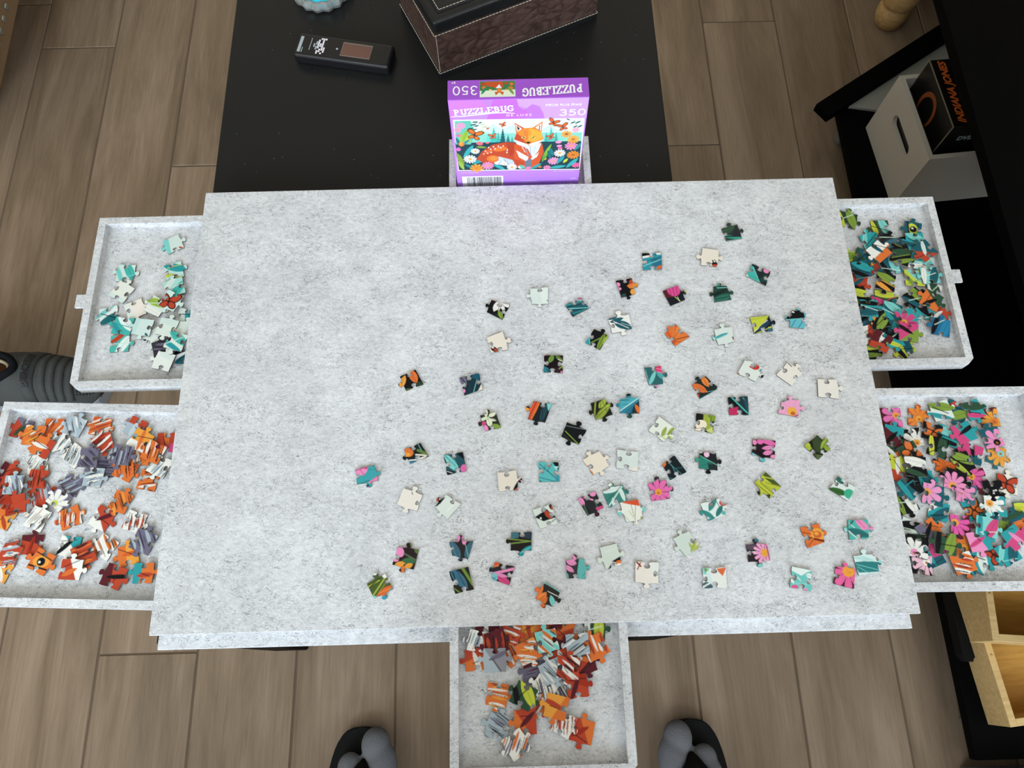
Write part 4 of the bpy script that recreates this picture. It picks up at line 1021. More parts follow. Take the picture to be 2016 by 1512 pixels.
# ================================================================== purple puzzle box
BY0, BY1, BX0, BX1, BZ0, BZ1 = 0.262, 0.2875, -0.0766, 0.0714, DF + 0.0003, 0.5775
pb = empty('puzzle_box', ((BX0 + BX1) / 2, (BY0 + BY1) / 2, BZ0))
pb.rotation_euler = (0, 0, 0)
tag(pb, 'purple jigsaw puzzle box with a fox picture standing behind the board', 'box')
PO = Vector(((BX0 + BX1) / 2, (BY0 + BY1) / 2, BZ0))
hw, hd, hh = (BX1 - BX0) / 2, (BY1 - BY0) / 2, BZ1 - BZ0
box('carton', (-hw, -hd, 0), (hw, hd, hh), M['purple'], pb, 0.0006)
FOX = '''p 205,595 1820,575 1760,1215 262,1232 #f4f4f0;p 214,603 1810,583 1752,1208 270,1224 #d8e5da;p 560,760 700,640 800,720 950,650 1000,800 600,870 #bfd9d0;p 1290,720 1400,650 1480,720 1600,700 1600,860 1290,860 #bfd9d0
p 225,770 1790,750 1780,920 240,920 #82c8b8;t 640 760 880 110 #5fc5b8;t 705 680 870 120 #3fb0a5;t 760 740 880 80 #3fa59a;t 815 690 880 95 #1f5560;t 880 780 890 80 #2a6a70;t 930 800 900 70 #3f8f8a;t 1410 670 860 100 #4fb5a8;t 1350 740 870 70 #3fa59a;t 1470 740 870 70 #3f9a90
p 228,880 1780,860 1754,1208 270,1224 #1f3f48;p 225,610 420,605 480,760 420,900 235,900 #5fb5a5
s 510 612 410 745 6 #1f5a5a;l 510 620 440 625 26 #1f5a5a;l 490 650 420 660 26 #1f5a5a;l 470 680 520 660 24 #1f5a5a;l 450 700 390 705 24 #1f5a5a;l 440 720 500 710 24 #1f5a5a;l 520 640 560 620 20 #1f5a5a
s 590 620 540 790 6 #a9c08a;l 585 650 540 650 24 #b5c98f;l 570 690 620 670 24 #b5c98f;l 560 730 510 740 24 #b5c98f;l 550 770 610 750 24 #a9c06a
s 1690 600 1740 700 6 #1f5a5a;l 1700 620 1650 640 26 #2a6a60;l 1710 640 1770 610 26 #2a6a60;l 1725 670 1680 690 24 #2a6a60;l 1735 690 1790 660 26 #2a6a60;l 1640 600 1600 580 20 #2a6a60
l 300 760 330 900 60 #9ab84a;l 380 720 330 860 60 #8fae3a;l 420 780 360 870 50 #b5c545;l 420 850 370 880 40 #a9b848;l 490 930 610 940 40 #7f9a3f;l 245 1010 330 1160 62 #7f9a3f;l 270 1110 330 1215 50 #9ab84a
l 335 1060 445 915 60 #3aa5a8;l 330 900 400 840 40 #2f8a90;l 440 1145 645 1065 62 #2f9aa0;l 350 1150 420 1190 40 #2f8a90;l 240 820 300 930 40 #2a6a70
p 488,1085 560,985 680,905 850,872 965,880 1005,1100 940,1145 700,1155 560,1125 #b8472a;e 780 960 90 42 -10 #d9702f;e 640 990 60 30 -30 #cf5f2c;p 860,880 960,880 960,1000 900,1060 #a83c24
e 640 940 8 14 w;e 665 960 8 14 w;e 700 930 8 14 w;e 720 955 8 14 w;e 760 925 8 14 w;e 790 940 8 14 w;e 600 985 8 12 w;e 625 1010 8 12 w;e 670 1000 8 12 w;e 580 1020 7 10 w;e 870 970 7 16 w;e 865 1000 7 16 w;e 820 920 8 12 w
e 690 1080 78 68 #d9702f;e 700 1075 50 45 #e2863c;p 760,1050 930,1095 1000,1185 760,1155 #b9c4d0;s 790 1080 850 1150 10 w;s 830 1090 890 1160 10 #7a8494;p 700,1130 770,1100 750,1160 w
p 955,900 1300,895 1318,1000 1255,1150 1100,1205 955,1150 #c9532b;p 1010,900 1290,885 1250,985 1180,1065 1125,960 #cfd8e2;p 980,975 1130,1060 1110,1115 1015,1062 #eef0f0;p 1260,1000 1160,1075 1130,1120 1230,1060 #eef0f0
s 1080 920 1130 1040 9 #8f9cae;s 1150 930 1160 1040 9 #8f9cae;s 1220 920 1190 1010 9 #a9b4c2;s 1050 930 1090 1000 7 w;p 1085,1110 1170,1075 1160,1200 1090,1200 #6a7486
p 935,1080 1085,1120 1065,1210 980,1185 #b8472a;p 1170,1100 1262,1080 1232,1200 1160,1192 #c9532b;e 1040 1185 42 36 w
p 958,628 1088,702 985,785 #c9532b;p 970,648 1050,705 995,752 #efe4d4;p 985,662 1028,702 1000,730 #3a2c2c;p 1308,612 1178,695 1292,752 #d9702f;p 1292,636 1215,692 1282,732 #efe4d4;s 1270 665 1262 732 12 #4a3a38
p 955,835 990,740 1080,698 1180,690 1272,730 1315,825 1270,890 1150,930 1045,905 #df8436;p 1140,698 1292,742 1302,825 1190,870 1130,850 #eda23c;p 955,835 990,755 1080,850 1112,885 1040,895 #b8472a
p 955,842 1060,880 1132,905 1130,925 1040,918 985,895 #f0ece4;p 1315,842 1180,880 1132,905 1140,928 1230,905 #f0ece4;s 1110 720 1115 840 8 #c96a2c;s 1080 730 1095 790 8 #b85a2a;s 1150 730 1145 790 8 #c96a2c
e 1070 814 28 17 15 #f2d27a;e 1072 814 10 14 k;s 1035 798 1100 825 7 k;e 1192 812 24 16 -10 #f2d27a;e 1190 812 9 13 k;s 1162 828 1220 798 7 k;e 1128 878 26 17 k;s 1090 912 1165 920 5 k;s 1128 885 1128 910 5 k
f 410 1085 85 13 w;e 410 1085 22 20 O;f 475 985 58 11 w;e 475 985 16 14 O;f 925 1185 68 12 w;e 925 1185 18 16 O;f 1515 1010 75 12 w;e 1515 1010 20 18 O;f 830 1140 40 10 w;e 830 1140 10 10 O
f 300 668 60 8 p;f 258 725 48 9 p;e 258 725 12 12 O;e 270 790 27 27 #d86a9a;e 305 897 36 44 o;e 300 890 18 34 O;e 268 962 28 37 #d86ab0;e 530 888 42 34 20 #e86a7a;e 625 880 22 18 #e86a7a
f 625 1168 82 12 #ee8fc0;e 625 1168 18 14 O;f 490 1198 88 9 #ee9a3a;e 490 1198 22 16 #d9702f;f 1440 1108 78 12 #ee9ac6;e 1440 1108 18 14 O;f 1655 920 82 10 #ee8ab8;e 1655 920 20 16 O;f 1712 720 52 9 #f0a0b8;e 1500 872 38 26 p;e 1510 920 34 22 p;e 1520 950 30 20 #e86a9a
f 1600 772 68 11 #ee9a2c;e 1600 772 22 18 #a85a20;f 1682 838 80 12 #f0a02c;e 1682 838 22 18 #b8641f;f 1680 1032 82 12 #ee8a2c;e 1680 1032 22 18 #a85a20;f 1358 1192 50 9 #ee8ab8;e 1270 1182 24 18 o;f 1130 1205 46 9 #ee8ab8;f 1715 1160 55 9 #ee6aa0;e 1330 1080 22 26 O
l 700 1150 835 1215 56 #3aa5a8;l 1155 1215 1285 1140 48 #2f9aa0;l 1020 1160 1080 1205 50 #5fb5a5;l 1480 1135 1565 1050 55 #2f9aa0;l 1395 1195 1585 1170 58 #3aa5a8;l 1600 1190 1735 1075 60 #3aa5a8;l 1700 970 1775 890 46 #2f8a90;l 1300 1115 1385 930 52 #5f9a3a;l 1320 1050 1410 900 36 #7fae3a;l 1400 1080 1370 980 40 #1f6a70;l 1430 1040 1400 950 40 #2a7a80;l 1560 1130 1610 1080 40 #c6cf45
b 470 782 165 15 #e2702f;b 820 655 70 -20 #d9642f;b 690 800 85 -10 #dd6a35;b 1440 628 115 20 #d95f2f;b 1555 682 115 -15 #d95f2f;b 1405 805 85 -25 #dd6a35;b 630 702 36 0 #e2702f;e 905 640 14 3 o;e 760 600 14 3 r;e 1110 605 14 3 o'''
FRONTART = '''p 140,340 1890,300 1880,420 150,450 #c697f0;p 150,350 720,345 740,420 700,470 430,480 260,520 200,595 180,590 #c678de;p 560,345 740,345 735,440 640,470 #b97ce6;p 700,345 990,340 1010,420 1060,470 1100,460 1180,420 1280,440 1330,560 900,580 620,590 #bd68d8;p 990,340 1880,305 1860,575 1330,580 1310,500 1250,420 1190,400 1110,450 1060,440 1020,390 #c79af2
p 1100,460 1180,400 1270,430 1320,530 1320,575 1150,580 #b873e2;p 240,1240 1780,1215 1750,1430 250,1450 #b57fe6'''
nx, nz = 300, 318
xs, zs = np.linspace(BX0 + .0006, BX1 - .0006, nx), np.linspace(BZ0 + .0006, BZ1 - .0006, nz)
gx, gz = np.meshgrid(xs, zs)
PP = np.c_[gx.ravel(), gz.ravel()]
# printed layout read in picture space, carried to the face by its own four corners
SRC = np.array([[142, 350], [1880, 312], [1742, 1395], [250, 1438]], float)
wz = [uy(860 + u / 6.3, 140 + v / 6.3, BY0)[2] for u, v in SRC]
DST = np.array([[BX0, BZ1], [BX1, BZ1], [BX1, wz[2]], [BX0, wz[3]]])
A_ = []
for (x, y), (u, v) in zip(SRC, DST):
    A_ += [[x, y, 1, 0, 0, 0, -u * x, -u * y, -u], [0, 0, 0, x, y, 1, -v * x, -v * y, -v]]
HB = np.linalg.svd(np.array(A_))[2][-1].reshape(3, 3)


def xf(u, v):
    q = HB @ np.array([u, v, 1.0])
    return q[:2] / q[2]


CC = paint(PP, '#b985ea', art_list((FRONTART + ';' + FOX).replace('\n', ';')), xf, (BX1 - BX0) / 1620.0, 0.0005)
idx = np.arange(nx * nz).reshape(nz, nx)
fc = np.stack([idx[:-1, :-1], idx[:-1, 1:], idx[1:, 1:], idx[1:, :-1]], -1).reshape(-1, 4)
me = bpy.data.meshes.new('front_print')
me.from_pydata([(x - PO.x, -hd - 0.00015, z - PO.z) for x, z in PP], [], fc.tolist())
me.materials.append(M['boxprint'])
set_print(me, CC)
tag(link('front_print', me, None, pb), 'front picture of a red fox among flowers and butterflies')
# small picture on the top face, upside down for this viewer
SF = '''p -1,-1 1,-1 1,1 -1,1 #dfe6d0;p -1,-.1 1,-.2 1,1 -1,1 #3f7a4a;e -.75 .1 .25 .2 o;e -.8 .6 .2 .2 o;e .75 .2 .22 .2 #e2702f;e .8 .65 .25 .2 r;e -.5 .7 .2 .15 #c9402f;l -.9 -.7 -.6 .2 .3 g;l .9 -.6 .6 .3 .3 #2f8a60;p -.3,.9 -.35,.2 0,.1 .6,.4 .7,.9 #c9532b;e -.1 -.2 .26 .28 #e2863c
p -.36,-.35 -.3,-.8 -.1,-.4 #c9532b;p .16,-.35 .1,-.8 -.1,-.4 #c9532b;p -.25,.1 -.1,.6 .1,.1 #e8ecee;e -.1 .02 .05 .04 k;e -.5 -.1 .12 .1 #e2a03a;e .4 -.1 .15 .1 #e8c84a'''
tx0, tx1 = xf(540, 400)[0] - PO.x, xf(975, 400)[0] - PO.x
nx2, ny2 = 90, 46
xs2, ys2 = np.linspace(tx0, tx1, nx2), np.linspace(-hd + .0025, hd - .0025, ny2)
g1, g2 = np.meshgrid(xs2, ys2)
P2 = np.c_[g1.ravel(), g2.ravel()]
hx2, hy2, mx2 = (tx1 - tx0) / 2, hd - .0025, (tx0 + tx1) / 2
C2 = paint(P2, '#dfe6d0', art_list(SF.replace('\n', ';')), lambda x, y: np.array([mx2 - x * hx2, y * hy2]), hy2, 0.0004)
i2 = np.arange(nx2 * ny2).reshape(ny2, nx2)
f2 = np.stack([i2[:-1, :-1], i2[:-1, 1:], i2[1:, 1:], i2[1:, :-1]], -1).reshape(-1, 4)
me = bpy.data.meshes.new('top_print')
me.from_pydata([(x, y, hh + 0.00012) for x, y in P2], [], f2.tolist())
me.materials.append(M['boxprint'])
set_print(me, C2)
link('top_print', me, None, pb)

GL = {'P': ['s .2 0 .2 1', 'a .2 .72 .5 .28 -90 90', 's .0 0 .42 0', 's .0 1 .3 1'],
      'U': ['s .18 1 .18 .3', 'a .48 .3 .3 .3 180 360', 's .78 .3 .78 1', 's .02 1 .34 1', 's .64 1 .94 1'],
      'Z': ['s .1 1 .85 1', 's .85 1 .1 0', 's .1 0 .88 0', 's .1 1 .1 .78', 's .88 0 .88 .24'],
      'L': ['s .2 0 .2 1', 's .02 0 .85 0', 's .85 0 .85 .28', 's .04 1 .4 1'],
      'E': ['s .2 0 .2 1', 's .02 0 .85 0', 's .02 1 .82 1', 's .2 .52 .6 .52', 's .85 0 .85 .25', 's .82 1 .82 .78'],
      'B': ['s .2 0 .2 1', 'a .2 .75 .5 .25 -90 90', 'a .2 .26 .58 .26 -90 90', 's .02 0 .3 0', 's .02 1 .3 1'],
      'G': ['a .52 .5 .42 .5 50 310', 's .82 .12 .82 .42', 's .55 .42 .95 .42', 's .84 .95 .84 .74'],
      '3': ['a .42 .75 .36 .25 -100 160', 'a .42 .26 .42 .27 -160 100'],
      '5': ['s .2 .95 .8 .95', 's .22 .95 .18 .52', 'a .42 .3 .42 .31 -150 130'],
      '0': ['a .5 .5 .42 .5 0 360']}


def glyphs(word, h, w, stroke, adv, tfm, name, m, parent, fine=0.62):
    """slab-serif lettering: ribbons on a flat face"""
    bm = bmesh.new()
    cnt = [0]
    o0, o1, o2 = (Vector(tfm(*q)) for q in ((0, 0), (.001, 0), (0, .001)))
    up = (o1 - o0).cross(o2 - o0).normalized()

    def ribbon(pts, wd):
        prev = None
        cnt[0] += 1
        lift = up * cnt[0] * 4e-6
        for i, p in enumerate(pts):
            a, b = pts[max(i - 1, 0)], pts[min(i + 1, len(pts) - 1)]
            d = np.array(b) - np.array(a)
            d = d / (np.linalg.norm(d) + 1e-9)
            n = np.array([-d[1], d[0]]) * wd / 2
            pr = [bm.verts.new(Vector(tfm(p[0] + n[0], p[1] + n[1])) + lift), bm.verts.new(Vector(tfm(p[0] - n[0], p[1] - n[1])) + lift)]
            if prev:
                bm.faces.new((prev[0], prev[1], pr[1], pr[0]))
            prev = pr
    x = 0.0
    for chh in word:
        for st in GL[chh]:
            q = st.split()
            v = [float(z) for z in q[1:]]
            if q[0] == 's':
                p1, p2 = np.array((x + v[0] * w, v[1] * h)), np.array((x + v[2] * w, v[3] * h))
                d = (p2 - p1) / (np.linalg.norm(p2 - p1) + 1e-9)
                hor = abs(d[1]) < 0.3
                ribbon([p1 - d * stroke * .25, p2 + d * stroke * .25], stroke * (fine if hor else 1))
            else:
                n = 14
                ribbon([(x + (v[0] + v[2] * math.cos(math.radians(v[4] + (v[5] - v[4]) * i / n))) * w,
                         (v[1] + v[3] * math.sin(math.radians(v[4] + (v[5] - v[4]) * i / n))) * h) for i in range(n + 1)], stroke)
        x += adv
    return from_bm(name, bm, m, parent)


def on_front(u0, v0, u1, v1):
    p0, p1 = xf(u0, v0), xf(u1, v1)
    ex = (p1 - p0) / np.linalg.norm(p1 - p0)
    ey = np.array([-ex[1], ex[0]])
    return p0, ex, ey, np.linalg.norm(p1 - p0)


LY = -hd - 0.00035


def front_tf(u0, v0, u1, v1, slope_h=0.0):
    p0, ex, ey, L = on_front(u0, v0, u1, v1)
    return lambda x, y: ((p0 + ex * x + ey * y)[0] - PO.x, LY, (p0 + ex * x + ey * y)[1] - PO.z)


S1 = (BX1 - BX0) / 1640.0
glyphs('PUZZLEBUG', 88 * S1, 74 * S1, 18 * S1, 79 * S1, front_tf(225, 535, 935, 478), 'logo_lettering', M['white'], pb)
glyphs('350', 100 * S1, 92 * S1, 17 * S1, 108 * S1, front_tf(1512, 538, 1815, 530), 'count_lettering', M['white'], pb, 0.9)
bm = bmesh.new()
pts = [(180, 555), (330, 548), (500, 530), (700, 508), (850, 503), (965, 512)]
vs = []
for i, (u, v) in enumerate(pts):
    t = 6 if i in (1, 2, 3, 4) else 3
    a, b = xf(u, v - t), xf(u, v + t)
    vs.append((bm.verts.new((a[0] - PO.x, LY, a[1] - PO.z)), bm.verts.new((b[0] - PO.x, LY, b[1] - PO.z))))
for a, b in zip(vs[:-1], vs[1:]):
    bm.faces.new((a[0], a[1], b[1], b[0]))
from_bm('logo_underline', bm, M['white'], pb)


def front_text(name, body, u, v, size, m=M['white'], **kw):
    p = xf(u, v)
    return place_text(name, body, size, basis((p[0] - PO.x, LY, p[1] - PO.z), (1, 0, 0), (0, 0, 1)), m, pb, **kw)


front_text('lettering', 'DE LUXE', 1015, 535, 0.0052, spacing=1.45)
front_text('lettering', 'PI\u00c8CES PLUS \u00c9PAIS', 1562, 408, 0.0044, bold=0.00008, spacing=1.08)
front_text('lettering', 'Mountain Meadow Fox', 400, 1255, 0.0022)
front_text('lettering', '20 in x 13 in (51 cm x 33 cm)', 1570, 1232, 0.0021)
front_text('lettering', '#4650', 1680, 1325, 0.0025)
for i, s_ in enumerate(('Puzzlebug 350 pieces', 'Manufactured for Cra-Z-Art', '\u00a9 Cra-Z-Art. All rights reserved.')):
    front_text('lettering', s_, 1130, 1355 + i * 22, 0.0023)
a, b = xf(305, 1305), xf(815, 1305)
bcl = box('barcode_label', (a[0] - PO.x, LY - .00005, BZ0 - PO.z + .001), (b[0] - PO.x, LY + .0001, a[1] - PO.z), M['white'], pb)
bm = bmesh.new()
rr = random.Random(5)
x = a[0] + 0.0062
while x < b[0] - 0.003:
    w = rr.choice([.0003, .0005, .0007, .001])
    add_box(bm, (x - PO.x, LY - .00012, BZ0 - PO.z + .002), (x + w - PO.x, LY - .00008, a[1] - PO.z - .0015))
    x += w + rr.choice([.0004, .0006, .0009])
from_bm('barcode', bm, M['ink'], bcl)
p = xf(1570, 1400)
front_text('lettering', 'CRA-Z-ART', 1570, 1395, 0.0042, bold=0.00015)
TZ1 = hh + 0.0002


def top_tf(x0, y0, dx):
    return lambda x, y: (x0 - x, y0 - y, TZ1)


glyphs('PUZZLEBUG', .0095, .0065, .0019, .0070, lambda x, y: (xf(1795, 300)[0] - PO.x - x, .0035 - y - x * 0.07, TZ1), 'logo_lettering', M['white'], pb)
glyphs('350', .0105, .0075, .0015, .0090, lambda x, y: (xf(505, 300)[0] - PO.x - x, .0040 - y, TZ1), 'count_lettering', M['white'], pb, 0.9)
place_text('lettering', '6+', .0042, basis((xf(210, 300)[0] - PO.x, hd - .0035, TZ1), (-1, 0, 0), (0, -1, 0)), M['white'], pb, bold=.0001)

# ================================================================== brown leather box
lb = empty('keepsake_box', (-0.100, 0.443, TZ), math.radians(24.6))
tag(lb, 'brown embossed leather box with a stitched black padded lid', 'box')
LX, LYY = 0.236, 0.134
box('base', (0, 0, 0), (LX, LYY, 0.010), M['lid'], lb, 0.001)
box('body', (0.001, 0.001, 0.010), (LX - .001, LYY - .001, 0.086), M['leather'], lb, 0.0015)
lid_o = box('lid', (-0.0015, -0.0015, 0.076), (LX + .0015, LYY + .0015, 0.098), M['lid'], lb, 0.005, 4)
box('lid_panel', (0.010, 0.010, 0.097), (LX - .010, LYY - .010, 0.0995), M['lid'], lid_o, 0.001)


def stitches(pts, parent, name='stitching', step=0.0046, r=0.0005):
    bm = bmesh.new()
    for a, b in zip(pts[:-1], pts[1:]):
        a, b = Vector(a), Vector(b)
        n = max(1, int((b - a).length / step))
        d = (b - a).normalized()
        sd = d.cross(Vector((0.3, 0.2, 1))).normalized()
        up = d.cross(sd)
        for i in range(n):
            p = a + (b - a) * ((i + .1) / n)
            q = a + (b - a) * ((i + .82) / n)
            vs = []
            for c in (p, q):
                for k in range(4):
                    an = math.pi / 2 * k
                    vs.append(bm.verts.new(c + (sd * math.cos(an) + up * math.sin(an)) * r))
            for k in range(4):
                bm.faces.new((vs[k], vs[(k + 1) % 4], vs[4 + (k + 1) % 4], vs[4 + k]))
            bm.faces.new(vs[:4][::-1])
            bm.faces.new(vs[4:])
    return from_bm(name, bm, M['stitch'], parent)


z = 0.0108
stitches([(-.0001, LYY, z), (-.0001, -.0001, z), (LX, -.0001, z), (LX, LYY, z)], lb)
z = 0.0768
stitches([(-.0018, LYY, z), (-.0018, -.0018, z), (LX, -.0018, z), (LX + .0018, LYY, z)], lid_o)
z = 0.0997
stitches([(.013, LYY - .013, z), (.013, .013, z), (LX - .013, .013, z), (LX - .013, LYY - .013, z), (.013, LYY - .013, z)], lid_o)
stitches([(.0012, .0012, .012), (.0012, .0012, .075)], lb, 'corner_seam', 0.003, .0004)

# ================================================================== handheld device
dv = empty('remote_control', (-0.226, 0.482, TZ), math.radians(-11.5))
tag(dv, 'black handheld remote with a small rectangular display on the black table', 'remote')
box('body', (-0.066, -0.0195, 0.0), (0.064, 0.0185, 0.017), M['device'], dv, 0.0035, 3)
dsp = box('display', (-0.004, -0.0115, 0.0168), (0.0365, 0.0115, 0.0176), M['bezel'], dv, 0.0004)
box('screen', (-0.003, -0.0105, 0.0174), (0.0355, 0.0085, 0.0179), M['screen'], dsp)
lathe('button', [(0.0015, 0.0165), (0.0015, 0.0173), (0.0008, 0.0174)], M['lightgrey'], dv, 12, (-0.010, -0.001, 0))
for nm, x0, x1, y0, y1 in (('label_bar', -.062, -.058, -.014, .012), ('label_bar', -.0565, -.0555, -.014, -.006), ('label_line', -.047, -.0462, -.009, .011)):
    box(nm, (x0, y0, 0.0168), (x1, y1, 0.01725), M['lightgrey'], dv)
bm = bmesh.new()
rr = random.Random(8)
for r_ in range(9):
    for c_ in range(4):
        if rr.random() < .62:
            add_box(bm, (-.037 + c_ * .0028, -.0135 + r_ * .003, .0168), (-.037 + c_ * .0028 + .0022, -.0135 + r_ * .003 + .0024, .0172))
from_bm('label_print', bm, M['white'], dv)
bm = bmesh.new()
for p in ((-.0415, 0.0), (-.0385, -.004), (-.0385, .004)):
    add_box(bm, (p[0] - .001, p[1] - .003, .0168), (p[0] + .001, p[1] + .003, .0171))
from_bm('label_mark', bm, M['lightgrey'], dv)

# ================================================================== glass candle dish
gd = empty('candle_holder', (-0.2655, 0.5985, TZ))
tag(gd, 'cut glass candle holder with turquoise wax at the table end', 'candle holder')
lathe('glass_bowl', [(0.033, 0.0), (0.0385, 0.004), (0.0405, 0.011), (0.0395, 0.017), (0.0365, 0.0185), (0.0340, 0.0175), (0.0335, 0.006)], M['cutglass'], gd, 60, (0, 0, 0), False, (15, 0.045))
lathe('wax', [(0.0325, 0.0065), (0.0325, 0.0165), (0.020, 0.0168)], M['aqua'], gd, 32)
# ================================================================== black low stand on the right
ts = empty('media_stand', (0.60, 0.12, 0))
tag(ts, 'long black low media stand on casters with an open lower shelf', 'stand')
SX = 0.60
ST = 0.400


def loc_(pts):
    return [(x - 0.60, y - 0.12) for x, y in pts]


front = [(SX, 0.70), (SX, -0.43), (1.02, -0.43), (1.30, -0.20), (1.30, 0.885), (0.875, 0.885)]
prism('top_slab', loc_(front), ST - 0.018, ST, M['black'], ts, 0.001)
shelf = [(SX + .003, 0.665), (SX + .003, -0.43), (1.02, -0.43), (1.30, -0.20), (1.30, 0.87), (0.88, 0.87)]
prism('lower_shelf', loc_(shelf), 0.048, 0.066, M['black'], ts, 0.001)
# slanted end rail along the far side, standing on the shelf
a, b = np.array((0.556, 0.656)), np.array((0.872, 0.869))
d = (b - a) / np.linalg.norm(b - a)
n = np.array((d[1], -d[0]))
prism('end_rail', loc_([a, b, b + n * .034, a + n * .034]), 0.066, 0.084, M['black'], ts, 0.001)
prism('back_panel', loc_([(1.285, -0.19), (1.30, -0.19), (1.30, 0.86), (1.285, 0.86)]), 0.066, ST - 0.018, M['black'], ts)
for x, y in ((1.00, -0.36), (1.20, -0.15), (1.24, 0.80), (0.98, 0.83)):
    box('post', (x - .6 - .02, y - .12 - .02, 0.066 if (x, y) != (0.98, 0.83) else 0.084), (x - .6 + .02, y - .12 + .02, ST - 0.018), M['black'], ts, 0.002)
for x, y in ((0.632, 0.632), (0.640, -0.38), (1.22, -0.12), (1.22, 0.82)):
    c = lathe('caster', [(0.006, -0.009), (0.021, -0.009), (0.0235, -0.006), (0.0235, 0.006), (0.021, 0.009), (0.006, 0.009)], M['caster'], ts, 20)
    c.rotation_euler = (math.radians(90), 0, math.radians(20))
    c.location = (x - .6, y - .12, 0.0236)
    box('caster_fork', (x - .6 - .010, y - .12 - .013, 0.030), (x - .6 + .010, y - .12 + .013, 0.048), M['black'], ts)
# pale board leaning along the rail on the lower shelf
d3 = np.array((-n[0], -n[1]))
p0, p1 = a + d * 0.055 + n * .0345, a + d * 0.44 + n * .0345
pp = prism('pale_board', [(0, 0), (p1[0] - p0[0], p1[1] - p0[1]), (p1[0] - p0[0] + n[0] * .05, p1[1] - p0[1] + n[1] * .05), (d[0] * .05 + n[0] * .05, d[1] * .05 + n[1] * .05)], 0.0, 0.006, M['pale'], None, 0.0006, (p0[0], p0[1], 0.0662))
tag(pp, 'pale grey board lying along the end rail of the black stand', 'board')

# ---- white crate with an oval hand hole
cr = empty('storage_crate', (0.7526, 0.5391, 0.0662), math.radians(4.8))
tag(cr, 'white storage crate with an oval hand hole on the lower shelf', 'crate')
cx0, cx1, cy0, cy1, chh_ = -0.100, 0.100, -0.084, 0.084, 0.132
t_ = 0.008
# hand-hole wall built with a real opening
ol = [(cy0, 0), (cy1, 0), (cy1, chh_), (cy0, chh_)]
hole = []
for i in range(28):
    an = 2 * math.pi * i / 28
    hole.append((0.0 + 0.027 * (1 if math.cos(an) > 0 else -1) + 0.0115 * math.cos(an), 0.084 + 0.0115 * math.sin(an)))
vs = [Vector(p) for p in ol + hole]
ne = len(ol)
res = delaunay_2d_cdt(vs, [(i, (i + 1) % 4) for i in range(4)] + [(ne + i, ne + (i + 1) % 28) for i in range(28)], [], 2, 1e-6)
tri = []
for f in res[2]:
    c = np.mean([tuple(res[0][i]) for i in f], axis=0)
    if not in_poly(np.array([c]), np.array(hole))[0]:
        tri.append(f)
bm = bmesh.new()
va = [bm.verts.new((cx0, v[0], v[1])) for v in res[0]]
vb = [bm.verts.new((cx0 + t_, v[0], v[1])) for v in res[0]]
for f in tri:
    bm.faces.new([va[i] for i in f])
    bm.faces.new([vb[i] for i in f][::-1])
for lst in (list(range(4)), list(range(ne, ne + 28))):
    for i in range(len(lst)):
        j, k = lst[i], lst[(i + 1) % len(lst)]
        bm.faces.new((va[j], va[k], vb[k], vb[j]))
bmesh.ops.remove_doubles(bm, verts=bm.verts, dist=1e-7)
from_bm('hand_hole_wall', bm, M['crate'], cr)
box('side_wall', (cx0 + t_, cy0, 0), (cx1, cy0 + t_, chh_), M['crate'], cr)
box('side_wall', (cx0 + t_, cy1 - t_, 0), (cx1, cy1, chh_), M['crate'], cr)
box('end_wall', (cx1 - t_, cy0 + t_, 0), (cx1, cy1 - t_, chh_), M['crate'], cr)
box('crate_floor', (cx0 + t_, cy0 + t_, 0), (cx1 - t_, cy1 - t_, .006), M['crate'], cr)

# ---- boxed set of discs and loose cases in the crate
ds = empty('disc_box_set', (0.7075, 0.5435, 0.0728), math.radians(4.0))
tag(ds, 'black boxed disc set with an orange slanted title standing in the crate', 'box')
DH = 0.167
box('carton', (-0.030, -0.066, 0), (0.030, 0.066, DH), M['dvd'], ds, 0.001)
for y0, y1 in ((-0.0662, -0.0650), (0.0650, 0.0662)):
    box('worn_edge', (-0.0303, y0, 0.002), (-0.0290, y1, DH - .001), M['dvdedge'], ds)
box('worn_edge', (-0.0303, -0.066, DH - .0008), (-0.0288, 0.066, DH + .0003), M['dvdedge'], ds)
place_text('title_lettering', 'INDIANA JONES', 0.0165, basis((-0.012, 0.000, DH + .0005), (0, 1, 0), (-1, 0.12, 0)), M['title'], ds, bold=.0006, shear=.25)
place_text('lettering', 'DVD MOVIE COLLECTION', 0.0065, basis((0.010, 0.000, DH + .0005), (0, 1, 0), (-1, 0, 0)), M['lightgrey'], ds)
place_text('lettering', 'DVD', 0.013, basis((0.006, -0.0664, DH - .030), (1, 0, 0), (0, 0, 1)), M['lightgrey'], ds, bold=.0006)
bm = bmesh.new()
for k, (w, col) in enumerate(((0.0065, 0),)):
    pv = None
    for i in range(26):
        t = i / 25
        an = math.radians(-60 + 300 * t)
        c = np.array((0.004 + 0.017 * math.cos(an) * (1.5 - .3 * t), 0.120 + 0.024 * math.sin(an) * 1.2))
        dd = np.array((math.cos(an), math.sin(an))) * w * (0.35 + math.sin(math.pi * t)) / 2
        pr = [bm.verts.new((-0.0305, c[0] + dd[0], c[1] + dd[1])), bm.verts.new((-0.0305, c[0] - dd[0], c[1] - dd[1]))]
        if pv: bm.faces.new((pv[0], pv[1], pr[1], pr[0]))
        pv = pr
from_bm('cover_print', bm, M['orange'], ds)
